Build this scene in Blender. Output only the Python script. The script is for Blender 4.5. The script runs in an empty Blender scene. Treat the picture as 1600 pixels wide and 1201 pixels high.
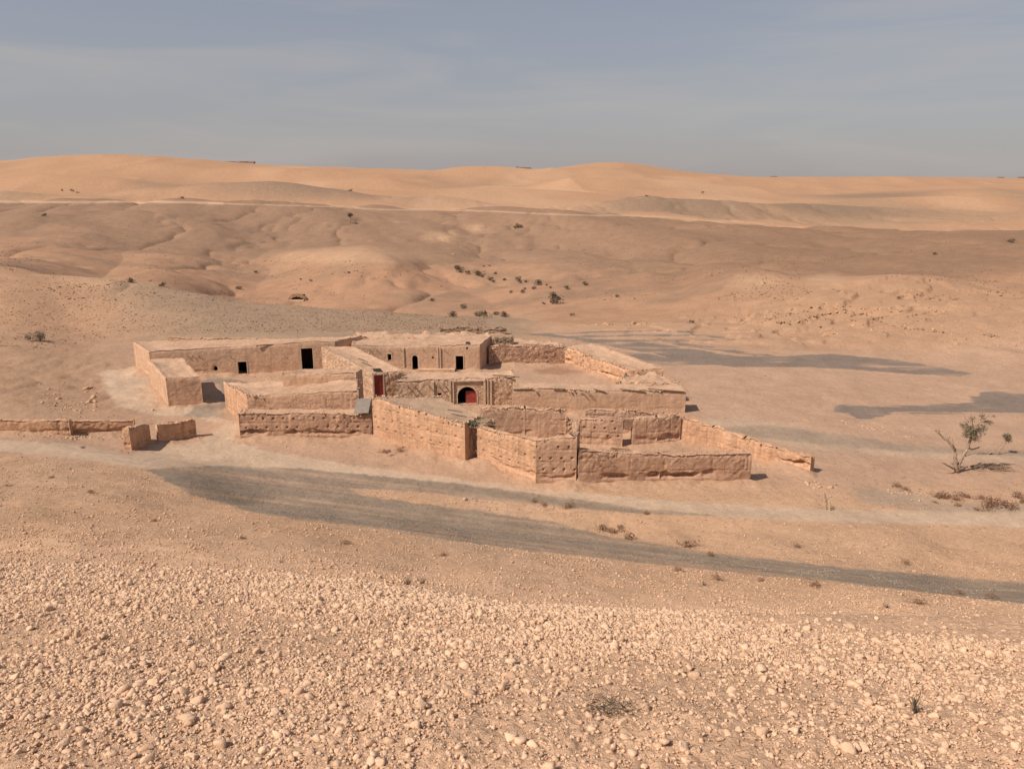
import bpy, math, random
import numpy as np
from mathutils import Vector

# ------------------------------------------------------------------ camera, world, sun, exposure
scene = bpy.context.scene
COL = scene.collection
HC = 20.0
PITCH = math.radians(15.0)
FPX = 1200.0
cam_d = bpy.data.cameras.new("camera"); cam = bpy.data.objects.new("camera", cam_d); COL.objects.link(cam)
cam.location = (0, 0, HC); cam.rotation_euler = (math.radians(75.0), 0, 0)
cam_d.sensor_width = 36; cam_d.lens = 27.0; cam_d.clip_start = 0.1; cam_d.clip_end = 60000
scene.camera = cam
SUN_EL = math.radians(48); SUN_H = Vector((-0.87, -0.50, 0)).normalized()
to_sun = Vector((SUN_H.x*math.cos(SUN_EL), SUN_H.y*math.cos(SUN_EL), math.sin(SUN_EL)))
sun_d = bpy.data.lights.new("sun", 'SUN'); sun_d.energy = 4.7; sun_d.angle = math.radians(0.53); sun_d.color = (1.0, 0.875, 0.745)
sun = bpy.data.objects.new("sun", sun_d); COL.objects.link(sun)
sun.rotation_euler = to_sun.to_track_quat('Z', 'Y').to_euler(); sun.location = (-60, -20, 90)
world = bpy.data.worlds.new("World"); scene.world = world; world.use_nodes = True
wn = world.node_tree; wn.nodes.clear()
def wnode(t, **k):
    n = wn.nodes.new(t)
    for a, b in k.items(): setattr(n, a, b)
    return n
wo = wnode('ShaderNodeOutputWorld'); bg = wnode('ShaderNodeBackground'); bg.inputs[1].default_value = 0.1
sky = wnode('ShaderNodeTexSky'); sky.sky_type = 'NISHITA'; sky.sun_disc = False
sky.sun_elevation = SUN_EL; sky.sun_rotation = math.atan2(to_sun.x, to_sun.y)
sky.air_density = 1.0; sky.dust_density = 1.0; sky.ozone_density = 1.2; sky.altitude = 500
tc = wnode('ShaderNodeTexCoord'); sep = wnode('ShaderNodeSeparateXYZ')
wn.links.new(tc.outputs['Generated'], sep.inputs[0])
# thin streaky cloud veil and dust in the air
mp = wnode('ShaderNodeMapping'); mp.inputs['Scale'].default_value = (1.3, 1.3, 11); mp.inputs['Rotation'].default_value = (0, -0.12, 0)
nz = wnode('ShaderNodeTexNoise'); nz.inputs['Scale'].default_value = 1.9; nz.inputs['Detail'].default_value = 5; nz.inputs['Distortion'].default_value = 0.5
nz.inputs['Roughness'].default_value = 0.5
wn.links.new(tc.outputs['Generated'], mp.inputs[0]); wn.links.new(mp.outputs[0], nz.inputs['Vector'])
cr = wnode('ShaderNodeValToRGB'); cr.color_ramp.elements[0].position = 0.44; cr.color_ramp.elements[1].position = 0.74
wn.links.new(nz.outputs['Fac'], cr.inputs[0])
veil = wnode('ShaderNodeMixRGB'); veil.inputs[2].default_value = (4.6, 4.25, 4.0, 1)
dust = wnode('ShaderNodeMixRGB')
dr = wnode('ShaderNodeValToRGB'); e = dr.color_ramp.elements
e[0].position = 0.0; e[0].color = (.84, .84, .84, 1); e[1].position = 0.45; e[1].color = (.30, .30, .30, 1)
e = dr.color_ramp.elements.new(0.16); e.color = (.60, .60, .60, 1)
wn.links.new(sep.outputs[2], dr.inputs[0]); wn.links.new(dr.outputs[0], dust.inputs[0])
dust.inputs[2].default_value = (3.35, 3.0, 3.16, 1)
dim = wnode('ShaderNodeMixRGB', blend_type='MULTIPLY'); dim.inputs[0].default_value = 1; dim.inputs[2].default_value = (.90, .925, .90, 1)
wn.links.new(sky.outputs[0], dim.inputs[1]); wn.links.new(dim.outputs[0], dust.inputs[1])
vm = wnode('ShaderNodeMath', operation='MULTIPLY'); vm.inputs[1].default_value = 0.55
wn.links.new(cr.outputs[0], vm.inputs[0]); wn.links.new(vm.outputs[0], veil.inputs[0])
wn.links.new(dust.outputs[0], veil.inputs[1]); wn.links.new(veil.outputs[0], bg.inputs[0]); wn.links.new(bg.outputs[0], wo.inputs[0])
scene.view_settings.view_transform = 'Standard'; scene.view_settings.look = 'None'
scene.view_settings.exposure = 0.09; scene.view_settings.gamma = 1.0

# ------------------------------------------------------------------ numeric helpers
rng = np.random.default_rng(7); random.seed(7)
CP, SP = math.cos(PITCH), math.sin(PITCH)
def T(v):
    dv = (np.asarray(v, float) - 600.5)/FPX
    return (SP + dv*CP)/(CP - dv*SP)
def kx(u, v):
    return ((u - 800.0)/FPX)/(CP - (v - 600.5)/FPX*SP)
def project(X, Y, Z):
    zc = Y*CP + (HC - Z)*SP
    zc = np.where(zc < .05, .05, zc)
    return 800 + FPX*X/zc, 600.5 + FPX*((HC - Z)*CP - Y*SP)/zc
def _h(i, j, k):
    n = (i.astype(np.int64)*374761393 + j.astype(np.int64)*668265263 + k.astype(np.int64)*2147483647 + 1013904223) & 0xffffffff
    n = ((n ^ (n >> 13))*1274126177) & 0xffffffff
    n = ((n ^ (n >> 16))*2246822519) & 0xffffffff
    return ((n ^ (n >> 15)) & 0xffffff)/float(0xffffff)
def vn(x, y, z=0.0):
    x = np.asarray(x, float); y = np.asarray(y, float); z = np.zeros_like(x) + z
    i, j, k = np.floor(x), np.floor(y), np.floor(z)
    fx, fy, fz = x-i, y-j, z-k
    fx, fy, fz = [f*f*f*(f*(f*6-15)+10) for f in (fx, fy, fz)]
    def l(a, b, t): return a + (b-a)*t
    r0 = l(l(_h(i, j, k), _h(i+1, j, k), fx), l(_h(i, j+1, k), _h(i+1, j+1, k), fx), fy)
    if np.all(fz == 0): return r0*2-1
    r1 = l(l(_h(i, j, k+1), _h(i+1, j, k+1), fx), l(_h(i, j+1, k+1), _h(i+1, j+1, k+1), fx), fy)
    return l(r0, r1, fz)*2-1
def fbm(x, y, z=0.0, o=4, r=0.5):
    s = 0; a = 1.0; t = 0
    for q in range(o):
        s = s + a*vn(x*2**q + 17.3*q, y*2**q - 9.1*q, (z*2**q + 3.7*q) if not (np.isscalar(z) and z == 0) else 0.0); t += a; a *= r
    return s/t
def sst(a, b, x):
    t = np.clip((x-a)/(b-a), 0, 1); return t*t*(3-2*t)

# ------------------------------------------------------------------ terrain height field
# each column is a profile away from the hill the photographer stands on: (distance, image row) or (distance, 'z', height)
def Z(z): return ('z', z)
near_l = [(1, Z(18.1)), (2.6, Z(17.72)), (5, Z(16.85))]
COLS = {
 -500: near_l + [(8, 880), (14, 905), (20, 880), (30, 790), (40, 740), (50, 700), (56, Z(1.6)), (75, Z(2.6)), (100, 500), (130, 400), (170, 400), (280, 345), (420, 306), (500, 312), (800, 292), (1400, 256), (2200, Z(20)), (20000, Z(-150))],
 0:    near_l + [(8, 884), (14, 908), (20, 882), (30, 800), (40, 745), (50, 706), (56, Z(1.25)), (64, Z(1.15)), (75, 588), (88, 541), (100, 505), (115, 452), (132, 412), (160, 412), (200, 392), (280, 358), (420, 314), (500, 320), (800, 298), (1400, 252), (2200, Z(20)), (20000, Z(-150))],
 120:  near_l + [(8, 888), (14, 914), (20, 880), (30, 805), (40, 752), (50, 710), (56, Z(.5)), (64, Z(.5)), (75, 598), (88, 550), (100, 522), (115, 470), (132, 424), (160, 430), (200, 405), (280, 362), (425, 314), (500, 320), (800, 300), (1400, 249), (2200, Z(20)), (20000, Z(-150))],
 240:  near_l + [(8, 893), (14, 918), (20, 882), (30, 812), (40, 765), (48, 727), (55, Z(.1)), (64, Z(0)), (80, Z(0)), (90, Z(0)), (104, Z(.7)), (130, 441), (165, 452), (200, 420), (280, 368), (430, 314), (500, 322), (800, 303), (1400, 248), (2200, Z(20)), (20000, Z(-150))],
 400:  near_l + [(8, 900), (14, 925), (20, 886), (28, 835), (36, 792), (44, Z(.6)), (52, Z(0)), (64, Z(0)), (80, Z(0)), (94, Z(0)), (106, Z(.6)), (125, 468), (150, 486), (178, 474), (205, 445), (280, 385), (340, 352), (430, 316), (500, 324), (800, 302), (1500, 257), (2300, Z(20)), (20000, Z(-150))],
 600:  near_l + [(8, 918), (13, 942), (20, 908), (28, 862), (36, 815), (42, Z(.5)), (50, Z(0)), (64, Z(0)), (80, Z(0)), (96, Z(0)), (106, Z(-.1)), (118, 487), (145, 492), (180, 465), (220, 400), (250, 402), (300, 372), (430, 322), (500, 328), (800, 300), (1600, 264), (2400, Z(20)), (20000, Z(-150))],
 800:  near_l + [(8, 946), (13, 970), (20, 942), (28, 877), (36, 838), (42, Z(.2)), (50, Z(0)), (64, Z(0)), (80, Z(0)), (98, Z(0)), (114, 502), (150, 472), (200, 432), (260, 392), (320, 358), (400, 330), (460, 334), (800, 308), (1600, 271), (2400, Z(18)), (20000, Z(-150))],
 960:  near_l + [(8, 955), (13, 980), (20, 950), (28, 892), (36, 850), (42, Z(.1)), (50, Z(0)), (64, Z(0)), (80, Z(0)), (98, Z(0)), (112, 507), (130, 490), (170, 450), (240, 395), (320, 352), (390, 334), (450, 337), (800, 305), (1500, 262), (2400, Z(18)), (20000, Z(-150))],
 1120: near_l + [(8, 964), (13, 994), (20, 961), (28, 902), (36, 862), (42, Z(.2)), (50, Z(0)), (64, Z(0)), (80, Z(-.1)), (98, Z(-.2)), (110, 507), (118, 498), (140, 455), (160, 425), (220, 395), (280, 365), (360, 345), (430, 350), (700, 320), (1500, 275), (2600, 277), (4000, Z(10)), (20000, Z(-150))],
 1280: near_l + [(8, 980), (13, 1006), (20, 974), (28, 912), (36, 868), (42, Z(.2)), (50, Z(0)), (64, Z(-.1)), (80, Z(-.3)), (96, Z(-.3)), (102, 517), (106, 505), (118, 470), (135, 440), (190, 400), (260, 370), (320, 352), (400, 362), (700, 322), (1500, 281), (2800, 277), (4000, Z(10)), (20000, Z(-150))],
 1440: near_l + [(8, 1000), (13, 1020), (20, 985), (28, 922), (36, 868), (42, Z(.2)), (50, Z(-.2)), (64, Z(-.4)), (80, Z(-.5)), (89, Z(-.6)), (94, 530), (100, 500), (112, 470), (135, 430), (190, 392), (240, 368), (290, 354), (370, 362), (700, 322), (1500, 284), (2800, 277), (4000, Z(10)), (20000, Z(-150))],
 1600: near_l + [(8, 1018), (13, 1032), (20, 994), (28, 934), (34, 905), (42, Z(.1)), (50, Z(-.2)), (64, Z(-.5)), (78, Z(-.6)), (83, 576), (88, 548), (97, 500), (112, 462), (150, 415), (200, 384), (250, 357), (340, 364), (700, 318), (1500, 290), (2800, 279), (4000, Z(10)), (20000, Z(-150))],
 2100: near_l + [(8, 1040), (13, 1050), (20, 1005), (28, 942), (34, 910), (42, Z(.1)), (50, Z(-.2)), (64, Z(-.5)), (76, 590), (83, 548), (95, 495), (112, 450), (150, 405), (200, 376), (250, 352), (340, 358), (700, 310), (1500, 286), (2800, 279), (4000, Z(10)), (20000, Z(-150))],
}
def pchip(x, y, q):
    x = np.array(x, float); y = np.array(y, float); h = np.diff(x); d = np.diff(y)/h
    m = np.zeros_like(y)
    for i in range(1, len(x)-1):
        if d[i-1]*d[i] > 0:
            w1 = 2*h[i]+h[i-1]; w2 = h[i]+2*h[i-1]
            m[i] = (w1+w2)/(w1/d[i-1]+w2/d[i])
    m[0] = d[0]; m[-1] = d[-1]
    k = np.clip(np.searchsorted(x, q)-1, 0, len(x)-2); t = (q-x[k])/h[k]
    return (y[k]*(2*t**3-3*t**2+1) + h[k]*m[k]*(t**3-2*t**2+t) + y[k+1]*(-2*t**3+3*t**2) + h[k]*m[k+1]*(t**3-t**2))
SG = np.linspace(0, math.log(20000), 1200)
us = sorted(COLS); tabs = []
for uu in us:
    ys, zs = [], []
    for (yy, q) in COLS[uu]:
        ys.append(math.log(yy)); zs.append(q[1] if isinstance(q, tuple) else HC - yy*float(T(q)))
    tabs.append(pchip(ys, zs, SG))
tabs = np.array(tabs); AC = (np.array(us) - 800)/FPX
AG = np.linspace(AC[0], AC[-1], 240); TAB = np.empty((240, len(SG)))
for j in range(len(SG)): TAB[:, j] = pchip(AC, tabs[:, j], AG)
# soften along the columns
for _ in range(2): TAB[1:-1] = .25*TAB[:-2] + .5*TAB[1:-1] + .25*TAB[2:]
# (lateral angle, distance, height, lateral size, log-distance size): knolls and gullies of the hills
BUMPS = [(-.60, 300, 3.5, .10, .10), (-.42, 330, 3.0, .07, .10), (-.20, 250, 3.0, .10, .09), (-.03, 270, -2.0, .05, .12), (-.25, 700, 7, .13, .07),
 (-.06, 720, 5, .05, .05), (.28, 520, 5, .13, .05), (.45, 700, 6, .12, .07), (-.66, 560, 7, .16, .05), (-.40, 620, 10, .16, .055), (-.27, 600, 9, .13, .05), (-.09, 560, 7, .07, .045), (-.18, 860, 11, .14, .06), (.02, 760, 8, .12, .05), (.20, 520, 7, .16, .05), (.38, 560, 8, .13, .05), (.56, 640, 12, .16, .07), (.14, 980, 10, .15, .06), (-.55, 900, 13, .18, .07), (.33, 1150, 10, .16, .06), (-.33, 1100, 12, .12, .06), (.50, 1400, 10, .12, .06), (.0, 1250, 9, .09, .06), (.65, 1000, 12, .15, .06),
 (.12, 1500, 9, .08, .12), (-.48, 1350, 7, .14, .12), (-.70, 620, 6, .08, .08),
 (.30, 150, 1.2, .05, .08), (.52, 125, 1.6, .12, .07), (.22, 170, -1.6, .03, .15), (-.11, 230, -1.5, .03, .10), (.05, 350, 2.5, .06, .08), (.60, 900, 9, .12, .08), (-.05, 1200, 9, .06, .07)]
def tz(X, Y):
    X = np.asarray(X, float); Y = np.asarray(Y, float)
    a = X/np.maximum(Y, 2.5); s = np.log(np.maximum(Y, 1.0))
    fa = np.clip((a-AG[0])/(AG[1]-AG[0]), 0, 238.999); fs = np.clip(s/(SG[1]-SG[0]), 0, len(SG)-1.001)
    i = fa.astype(int); j = fs.astype(int); fa = fa-i; fs = fs-j
    z = (TAB[i, j]*(1-fa)+TAB[i+1, j]*fa)*(1-fs) + (TAB[i, j+1]*(1-fa)+TAB[i+1, j+1]*fa)*fs
    z = z + np.clip(1-Y, 0, 50)*.16
    for (ba, by, bh, wa, ws) in BUMPS:
        z = z + bh*np.exp(-((a-ba)/wa)**2 - ((s-math.log(by))/ws)**2)
    # undulation: small near, gullied hills far away
    z = z + .35*sst(12, 24, Y)*(1-sst(40, 50, Y))*fbm(X/5, Y/5, 0.0, 3)
    z = z + .07*sst(40, 50, Y)*fbm(X/3+5, Y/3, 0.0, 3)
    w = sst(104, 150, Y)
    rid = 1-np.abs(fbm(X/38+3, Y/55-2, 0.0, 4))*2.4
    z = z + w*(1-sst(420, 700, Y))*(1.0*fbm((X*.85+Y*.35)/30, (Y*.9-X*.4)/95, 0.0, 4) + 5.0*np.abs(fbm((X*.85+Y*.35)/48, (Y*.9-X*.4)/120+3, 0.0, 3)) - 1.6 - 1.3*np.clip(rid, 0, 1)**4)
    z = z + w*(1-sst(420, 600, Y))*.22*fbm(X/5+2, Y/7, 0.0, 3)
    w2 = sst(450, 900, Y)
    z = z + w2*(9*fbm(X/330+9, Y/420, 0.0, 3) + 3.5*(.5-np.abs(fbm(X/120, Y/190+4, 0.0, 3))*2))*(1-.65*sst(1150, 1500, Y))
    # broken banks of the dry river cliffs on the right and of the knoll on the left
    b = np.exp(-((a-.42)/.22)**2)*sst(92, 100, Y)*(1-sst(118, 130, Y))
    q = 2.4*fbm(X/8, Y/6+8, 0.0, 4); z = z + b*(1.25*(np.floor(q)+sst(.4, .6, q-np.floor(q)))/2.0)
    b = np.exp(-((a+.60)/.12)**2)*sst(62, 66, Y)*(1-sst(80, 90, Y))
    z = z + b*.2*np.abs(fbm(X/3, Y/4, 0.0, 3))*2
    return z
YS_RAY = np.exp(np.linspace(math.log(1.5), math.log(6000), 5000))
def G(u, v, ymin=1.5):
    """first point of the terrain seen at that place, as world coordinates"""
    k = kx(u, v); t = float(T(v)); Y = YS_RAY[YS_RAY >= ymin]
    zr = HC - Y*t; zt = tz(Y*k, Y); below = np.nonzero(zr <= zt)[0]
    if len(below) == 0: i = int(np.argmin(np.abs(zr-zt)))
    else: i = int(below[0])
    if i > 0:
        d0 = zr[i-1]-zt[i-1]; d1 = zr[i]-zt[i]; f = d0/(d0-d1) if d0 != d1 else 0; f = min(max(f, 0), 1)
        y = Y[i-1]+(Y[i]-Y[i-1])*f
    else: y = Y[0]
    x = y*k; return (x, y, float(tz(x, y)))
def Bp(u, vb, vt):
    """wall point whose foot and top are known: (x, y, top height)"""
    x, y, z = G(u, vb, 20); return (x, y, HC - y*float(T(vt)))
def Cp(u, vt, h):
    y = (HC-h)/float(T(vt)); return (y*kx(u, vt), y, h)

# ------------------------------------------------------------------ mesh helpers
def link(name, V, F, mat, parent=None, smooth=False, attr=None):
    me = bpy.data.meshes.new(name)
    V = np.asarray(V, np.float32)
    if isinstance(F, np.ndarray):
        n, k = F.shape
        me.vertices.add(len(V)); me.vertices.foreach_set('co', V.ravel())
        me.loops.add(n*k); me.loops.foreach_set('vertex_index', F.astype(np.int32).ravel())
        me.polygons.add(n); me.polygons.foreach_set('loop_start', np.arange(0, n*k, k, dtype=np.int32))
        me.update(calc_edges=True)
    else:
        me.from_pydata([tuple(map(float, p)) for p in V], [], F)
    if smooth: me.polygons.foreach_set('use_smooth', np.ones(len(me.polygons), bool))
    if attr is not None:
        for an, arr in attr.items():
            if arr.ndim == 1:
                at = me.attributes.new(an, 'FLOAT', 'POINT'); at.data.foreach_set('value', arr.astype(np.float32))
            else:
                at = me.attributes.new(an, 'FLOAT_COLOR', 'POINT')
                c = np.ones((len(arr), 4), np.float32); c[:, :3] = arr; at.data.foreach_set('color', c.ravel())
    me.update()
    me.materials.append(mat)
    o = bpy.data.objects.new(name, me); COL.objects.link(o)
    if parent is not None: o.parent = parent
    return o
def tag(o, label=None, cat=None, group=None, kind=None):
    if label: o['label'] = label
    if cat: o['category'] = cat
    if group: o['group'] = group
    if kind: o['kind'] = kind
    return o
def empty(name, label, cat, group=None):
    o = bpy.data.objects.new(name, None); COL.objects.link(o); o.empty_display_size = .3
    return tag(o, label, cat, group)
class MB:
    def __init__(s): s.V = []; s.F = []; s.n = 0
    def add(s, V, F):
        V = [tuple(p) for p in V]; s.V += V; s.F += [tuple(i+s.n for i in f) for f in F]; s.n += len(V)
    def box(s, c, d, rz=0, rx=0):
        a, b, h = d[0]/2, d[1]/2, d[2]/2; P = []
        for z in (-h, h):
            for (x, y) in ((-a, -b), (a, -b), (a, b), (-a, b)):
                y2 = y*math.cos(rx)-z*math.sin(rx); z2 = y*math.sin(rx)+z*math.cos(rx)
                P.append((c[0]+x*math.cos(rz)-y2*math.sin(rz), c[1]+x*math.sin(rz)+y2*math.cos(rz), c[2]+z2))
        s.add(P, [(3, 2, 1, 0), (4, 5, 6, 7), (0, 1, 5, 4), (1, 2, 6, 5), (2, 3, 7, 6), (3, 0, 4, 7)])
    def tube(s, pts, rad, n=6):
        pts = [Vector(p) for p in pts]; V = []; F = []
        for i, p in enumerate(pts):
            d = (pts[min(i+1, len(pts)-1)]-pts[max(i-1, 0)]).normalized()
            a = d.cross(Vector((.3, .2, 1))).normalized(); b = d.cross(a)
            for k in range(n):
                t = 2*math.pi*k/n; V.append(p + (a*math.cos(t)+b*math.sin(t))*rad[i])
        for i in range(len(pts)-1):
            for k in range(n): F.append((i*n+k, i*n+(k+1) % n, (i+1)*n+(k+1) % n, (i+1)*n+k))
        F.append(tuple(range(n-1, -1, -1))); F.append(tuple((len(pts)-1)*n+k for k in range(n)))
        s.add(V, F)
    def build(s, name, mat, parent=None, smooth=False): return link(name, s.V, s.F, mat, parent, smooth)

# ------------------------------------------------------------------ materials
def newmat(name):
    m = bpy.data.materials.new(name); m.use_nodes = True; nt = m.node_tree; b = nt.nodes['Principled BSDF']
    b.inputs['Roughness'].default_value = .95; b.inputs['Specular IOR Level'].default_value = .12
    return m, nt, b
def N(nt, t, ins=None, **k):
    n = nt.nodes.new(t)
    for a, b in k.items(): setattr(n, a, b)
    for a, b in (ins or {}).items():
        if hasattr(b, 'is_linked') or isinstance(b, bpy.types.NodeSocket): nt.links.new(b, n.inputs[a])
        else: n.inputs[a].default_value = b
    return n
def ramp(nt, fac, stops):
    r = N(nt, 'ShaderNodeValToRGB', {0: fac}); el = r.color_ramp.elements
    while len(el) < len(stops): el.new(.5)
    for e_, (p, c) in zip(el, stops):
        e_.position = p; e_.color = (c, c, c, 1) if isinstance(c, float) else (*c, 1)
    return r.outputs[0]
def pos(nt, scale=(1, 1, 1)):
    g = N(nt, 'ShaderNodeNewGeometry'); m = N(nt, 'ShaderNodeMapping', {0: g.outputs['Position'], 3: scale}); return m.outputs[0]
def noise(nt, sc, det=4, vec=None, rough=.55, dist=0.):
    return N(nt, 'ShaderNodeTexNoise', {'Vector': vec if vec is not None else pos(nt), 'Scale': sc, 'Detail': det, 'Roughness': rough, 'Distortion': dist}).outputs['Fac']
def mul(nt, col, fac):
    return N(nt, 'ShaderNodeMixRGB', {0: 1.0, 1: col, 2: fac}, blend_type='MULTIPLY').outputs[0]
def bump(nt, b, layers):
    prev = None
    for (h, dist, st) in layers:
        n = N(nt, 'ShaderNodeBump', {'Height': h, 'Distance': dist, 'Strength': st})
        if prev is not None: nt.links.new(prev, n.inputs['Normal'])
        prev = n.outputs[0]
    nt.links.new(prev, b.inputs['Normal'])

def ground_mat():
    m, nt, b = newmat("desert_ground")
    at = N(nt, 'ShaderNodeAttribute', attribute_name='tint').outputs['Color']
    gr = N(nt, 'ShaderNodeAttribute', attribute_name='grain').outputs['Fac']     # size of the stones lying there
    n1 = ramp(nt, noise(nt, .35, 5), [(.3, .90), (.7, 1.08)])
    n2 = ramp(nt, noise(nt, 2.6, 5, rough=.65), [(.3, .88), (.7, 1.10)])
    n3 = ramp(nt, noise(nt, 14., 4, rough=.7), [(.32, .82), (.68, 1.12)])
    c = mul(nt, mul(nt, mul(nt, at, n1), n2), n3)
    # dark pebbles and stones on the stony slopes
    vo = N(nt, 'ShaderNodeTexVoronoi', {'Vector': pos(nt), 'Scale': 2.2, 'Randomness': 1.})
    peb = ramp(nt, vo.outputs['Distance'], [(.12, 1.0), (.26, 0.0)])
    vsel = N(nt, 'ShaderNodeSeparateXYZ', {0: vo.outputs['Color']})
    pk = N(nt, 'ShaderNodeMath', {0: vsel.outputs[0], 1: .45}, operation='GREATER_THAN').outputs[0]
    f = N(nt, 'ShaderNodeMath', {0: peb, 1: pk}, operation='MULTIPLY').outputs[0]
    f = N(nt, 'ShaderNodeMath', {0: f, 1: gr}, operation='MULTIPLY').outputs[0]
    dk = N(nt, 'ShaderNodeMixRGB', {0: f, 1: c, 2: mul(nt, c, (.62, .62, .60, 1))}).outputs[0]
    nt.links.new(dk, b.inputs['Base Color'])
    bump(nt, b, [(noise(nt, .22, 4, rough=.6), 1.2, .25), (noise(nt, 3., 5, rough=.65), .15, .35), (noise(nt, 24., 5, rough=.75), .03, .85), (noise(nt, 80., 3, rough=.7), .006, .8)])
    return m
def mud_mat(name, c0, c1, streak=.25, crack=.5, crack_sc=.8, warm=1.0):
    m, nt, b = newmat(name)
    n1 = noise(nt, .9, 6, rough=.6)
    col = N(nt, 'ShaderNodeMixRGB', {0: ramp(nt, n1, [(.32, 0.0), (.68, 1.0)]), 1: (*c0, 1), 2: (*c1, 1)}).outputs[0]
    st = ramp(nt, noise(nt, 3., 4, vec=pos(nt, (1, 1, .12))), [(.3, 1-streak), (.65, 1.06)])
    fine = ramp(nt, noise(nt, 8., 6, rough=.75), [(.32, .72), (.46, .97), (.7, 1.10)])
    lay = ramp(nt, noise(nt, 2., 4, vec=pos(nt, (.2, .2, 4.2)), rough=.7), [(.3, .84), (.7, 1.08)])
    col = mul(nt, mul(nt, mul(nt, col, st), fine), lay)
    wv = N(nt, 'ShaderNodeMixRGB', {0: .12, 1: pos(nt), 2: N(nt, 'ShaderNodeTexNoise', {'Vector': pos(nt), 'Scale': 2.5, 'Detail': 4.}).outputs['Color']}).outputs[0]
    vo = N(nt, 'ShaderNodeTexVoronoi', {'Vector': wv, 'Scale': crack_sc}, feature='DISTANCE_TO_EDGE')
    ck = ramp(nt, vo.outputs['Distance'], [(.0, 1-crack), (.02, 1.0)])
    gate = ramp(nt, noise(nt, .7, 2), [(.48, 1.0), (.56, 0.0)])
    ck = N(nt, 'ShaderNodeMixRGB', {0: gate, 1: ck, 2: (1, 1, 1, 1)}).outputs[0]
    nt.links.new(mul(nt, col, ck), b.inputs['Base Color'])
    bump(nt, b, [(noise(nt, 4., 6, rough=.7), .10, .6), (noise(nt, 14., 4, rough=.75), .05, .8)])
    return m
def stone_mat(name, c0, c1, mortar, sc=4.2):
    m, nt, b = newmat(name)
    wv = N(nt, 'ShaderNodeMixRGB', {0: .06, 1: pos(nt, (1, 1, 1.5)), 2: N(nt, 'ShaderNodeTexNoise', {'Vector': pos(nt), 'Scale': 6., 'Detail': 3.}).outputs['Color']}).outputs[0]
    v1 = N(nt, 'ShaderNodeTexVoronoi', {'Vector': wv, 'Scale': sc}); v2 = N(nt, 'ShaderNodeTexVoronoi', {'Vector': wv, 'Scale': sc}, feature='DISTANCE_TO_EDGE')
    s = N(nt, 'ShaderNodeSeparateXYZ', {0: v1.outputs['Color']}).outputs[0]
    col = N(nt, 'ShaderNodeMixRGB', {0: s, 1: (*c0, 1), 2: (*c1, 1)}).outputs[0]
    ed = ramp(nt, v2.outputs['Distance'], [(.01, 0.0), (.13, 1.0)])
    cover = ramp(nt, noise(nt, 1.1, 4), [(.42, .0), (.66, .75)])
    mx = N(nt, 'ShaderNodeMath', {0: ed, 1: cover}, operation='MAXIMUM').outputs[0]
    col = N(nt, 'ShaderNodeMixRGB', {0: mx, 1: (*mortar, 1), 2: col}).outputs[0]
    col = mul(nt, col, ramp(nt, noise(nt, 1.5, 5), [(.3, .85), (.7, 1.1)]))
    nt.links.new(col, b.inputs['Base Color'])
    bump(nt, b, [(mx, .05, .7), (noise(nt, 16., 4, rough=.7), .03, .6)])
    return m
def plain_mat(name, c, rough=.9, var=.15, sc=6., metal=0.):
    m, nt, b = newmat(name); b.inputs['Roughness'].default_value = rough; b.inputs['Metallic'].default_value = metal
    col = mul(nt, (*c, 1), ramp(nt, noise(nt, sc, 4), [(.3, 1-var), (.7, 1+var)]))
    nt.links.new(col, b.inputs['Base Color']); bump(nt, b, [(noise(nt, sc*3, 4), .02, .5)])
    return m
def rock_mat(name, c0, c1, sc=9.):
    m, nt, b = newmat(name)
    g = N(nt, 'ShaderNodeNewGeometry')
    ri = g.outputs['Random Per Island']
    col = N(nt, 'ShaderNodeMixRGB', {0: ri, 1: (*c0, 1), 2: (*c1, 1)}).outputs[0]
    col = mul(nt, col, ramp(nt, noise(nt, sc, 5, rough=.7), [(.3, .86), (.7, 1.1)]))
    nt.links.new(col, b.inputs['Base Color']); bump(nt, b, [(noise(nt, sc*4, 4, rough=.7), .006, .8)])
    return m
def leaf_mat(name, c0, c1):
    m, nt, b = newmat(name)
    g = N(nt, 'ShaderNodeNewGeometry')
    col = N(nt, 'ShaderNodeMixRGB', {0: g.outputs['Random Per Island'], 1: (*c0, 1), 2: (*c1, 1)}).outputs[0]
    nt.links.new(col, b.inputs['Base Color'])
    return m
M = {}
M['ground'] = ground_mat()
M['mud'] = mud_mat('pale_rammed_earth', (.58, .345, .21), (.67, .42, .27))
M['mud_mid'] = mud_mat('brown_rammed_earth', (.50, .31, .205), (.60, .385, .26), streak=.16, crack=.6, crack_sc=.9)
M['mud_red'] = mud_mat('red_brown_rammed_earth', (.42, .255, .17), (.56, .355, .24), streak=.2, crack=.65, crack_sc=1.1)
M['plaster'] = mud_mat('smooth_mud_plaster', (.57, .365, .24), (.65, .43, .29), streak=.14, crack=.3, crack_sc=.4)
M['roof'] = mud_mat('earth_roof', (.44, .285, .19), (.55, .365, .25), streak=0., crack=.35, crack_sc=.6)
M['roof_grey'] = mud_mat('grey_earth_roof', (.36, .245, .17), (.45, .31, .215), streak=0., crack=.3, crack_sc=.6)
M['stone'] = stone_mat('rubble_stone_masonry', (.50, .33, .22), (.66, .455, .31), (.34, .22, .15))
M['stone_red'] = stone_mat('reddish_rubble_masonry', (.40, .24, .16), (.60, .385, .26), (.28, .17, .115), 3.8)
M['stone_dark'] = stone_mat('dark_dry_stone', (.22, .15, .105), (.42, .29, .20), (.20, .13, .09), 3.)
M['white'] = mud_mat('pale_limewash', (.60, .44, .31), (.66, .50, .36), streak=.1, crack=.1)
M['wood'] = plain_mat('weathered_wood', (.20, .135, .085), .9, .25, 9.)
M['red_door'] = plain_mat('red_painted_door', (.34, .07, .055), .6, .15, 2.)
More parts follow.
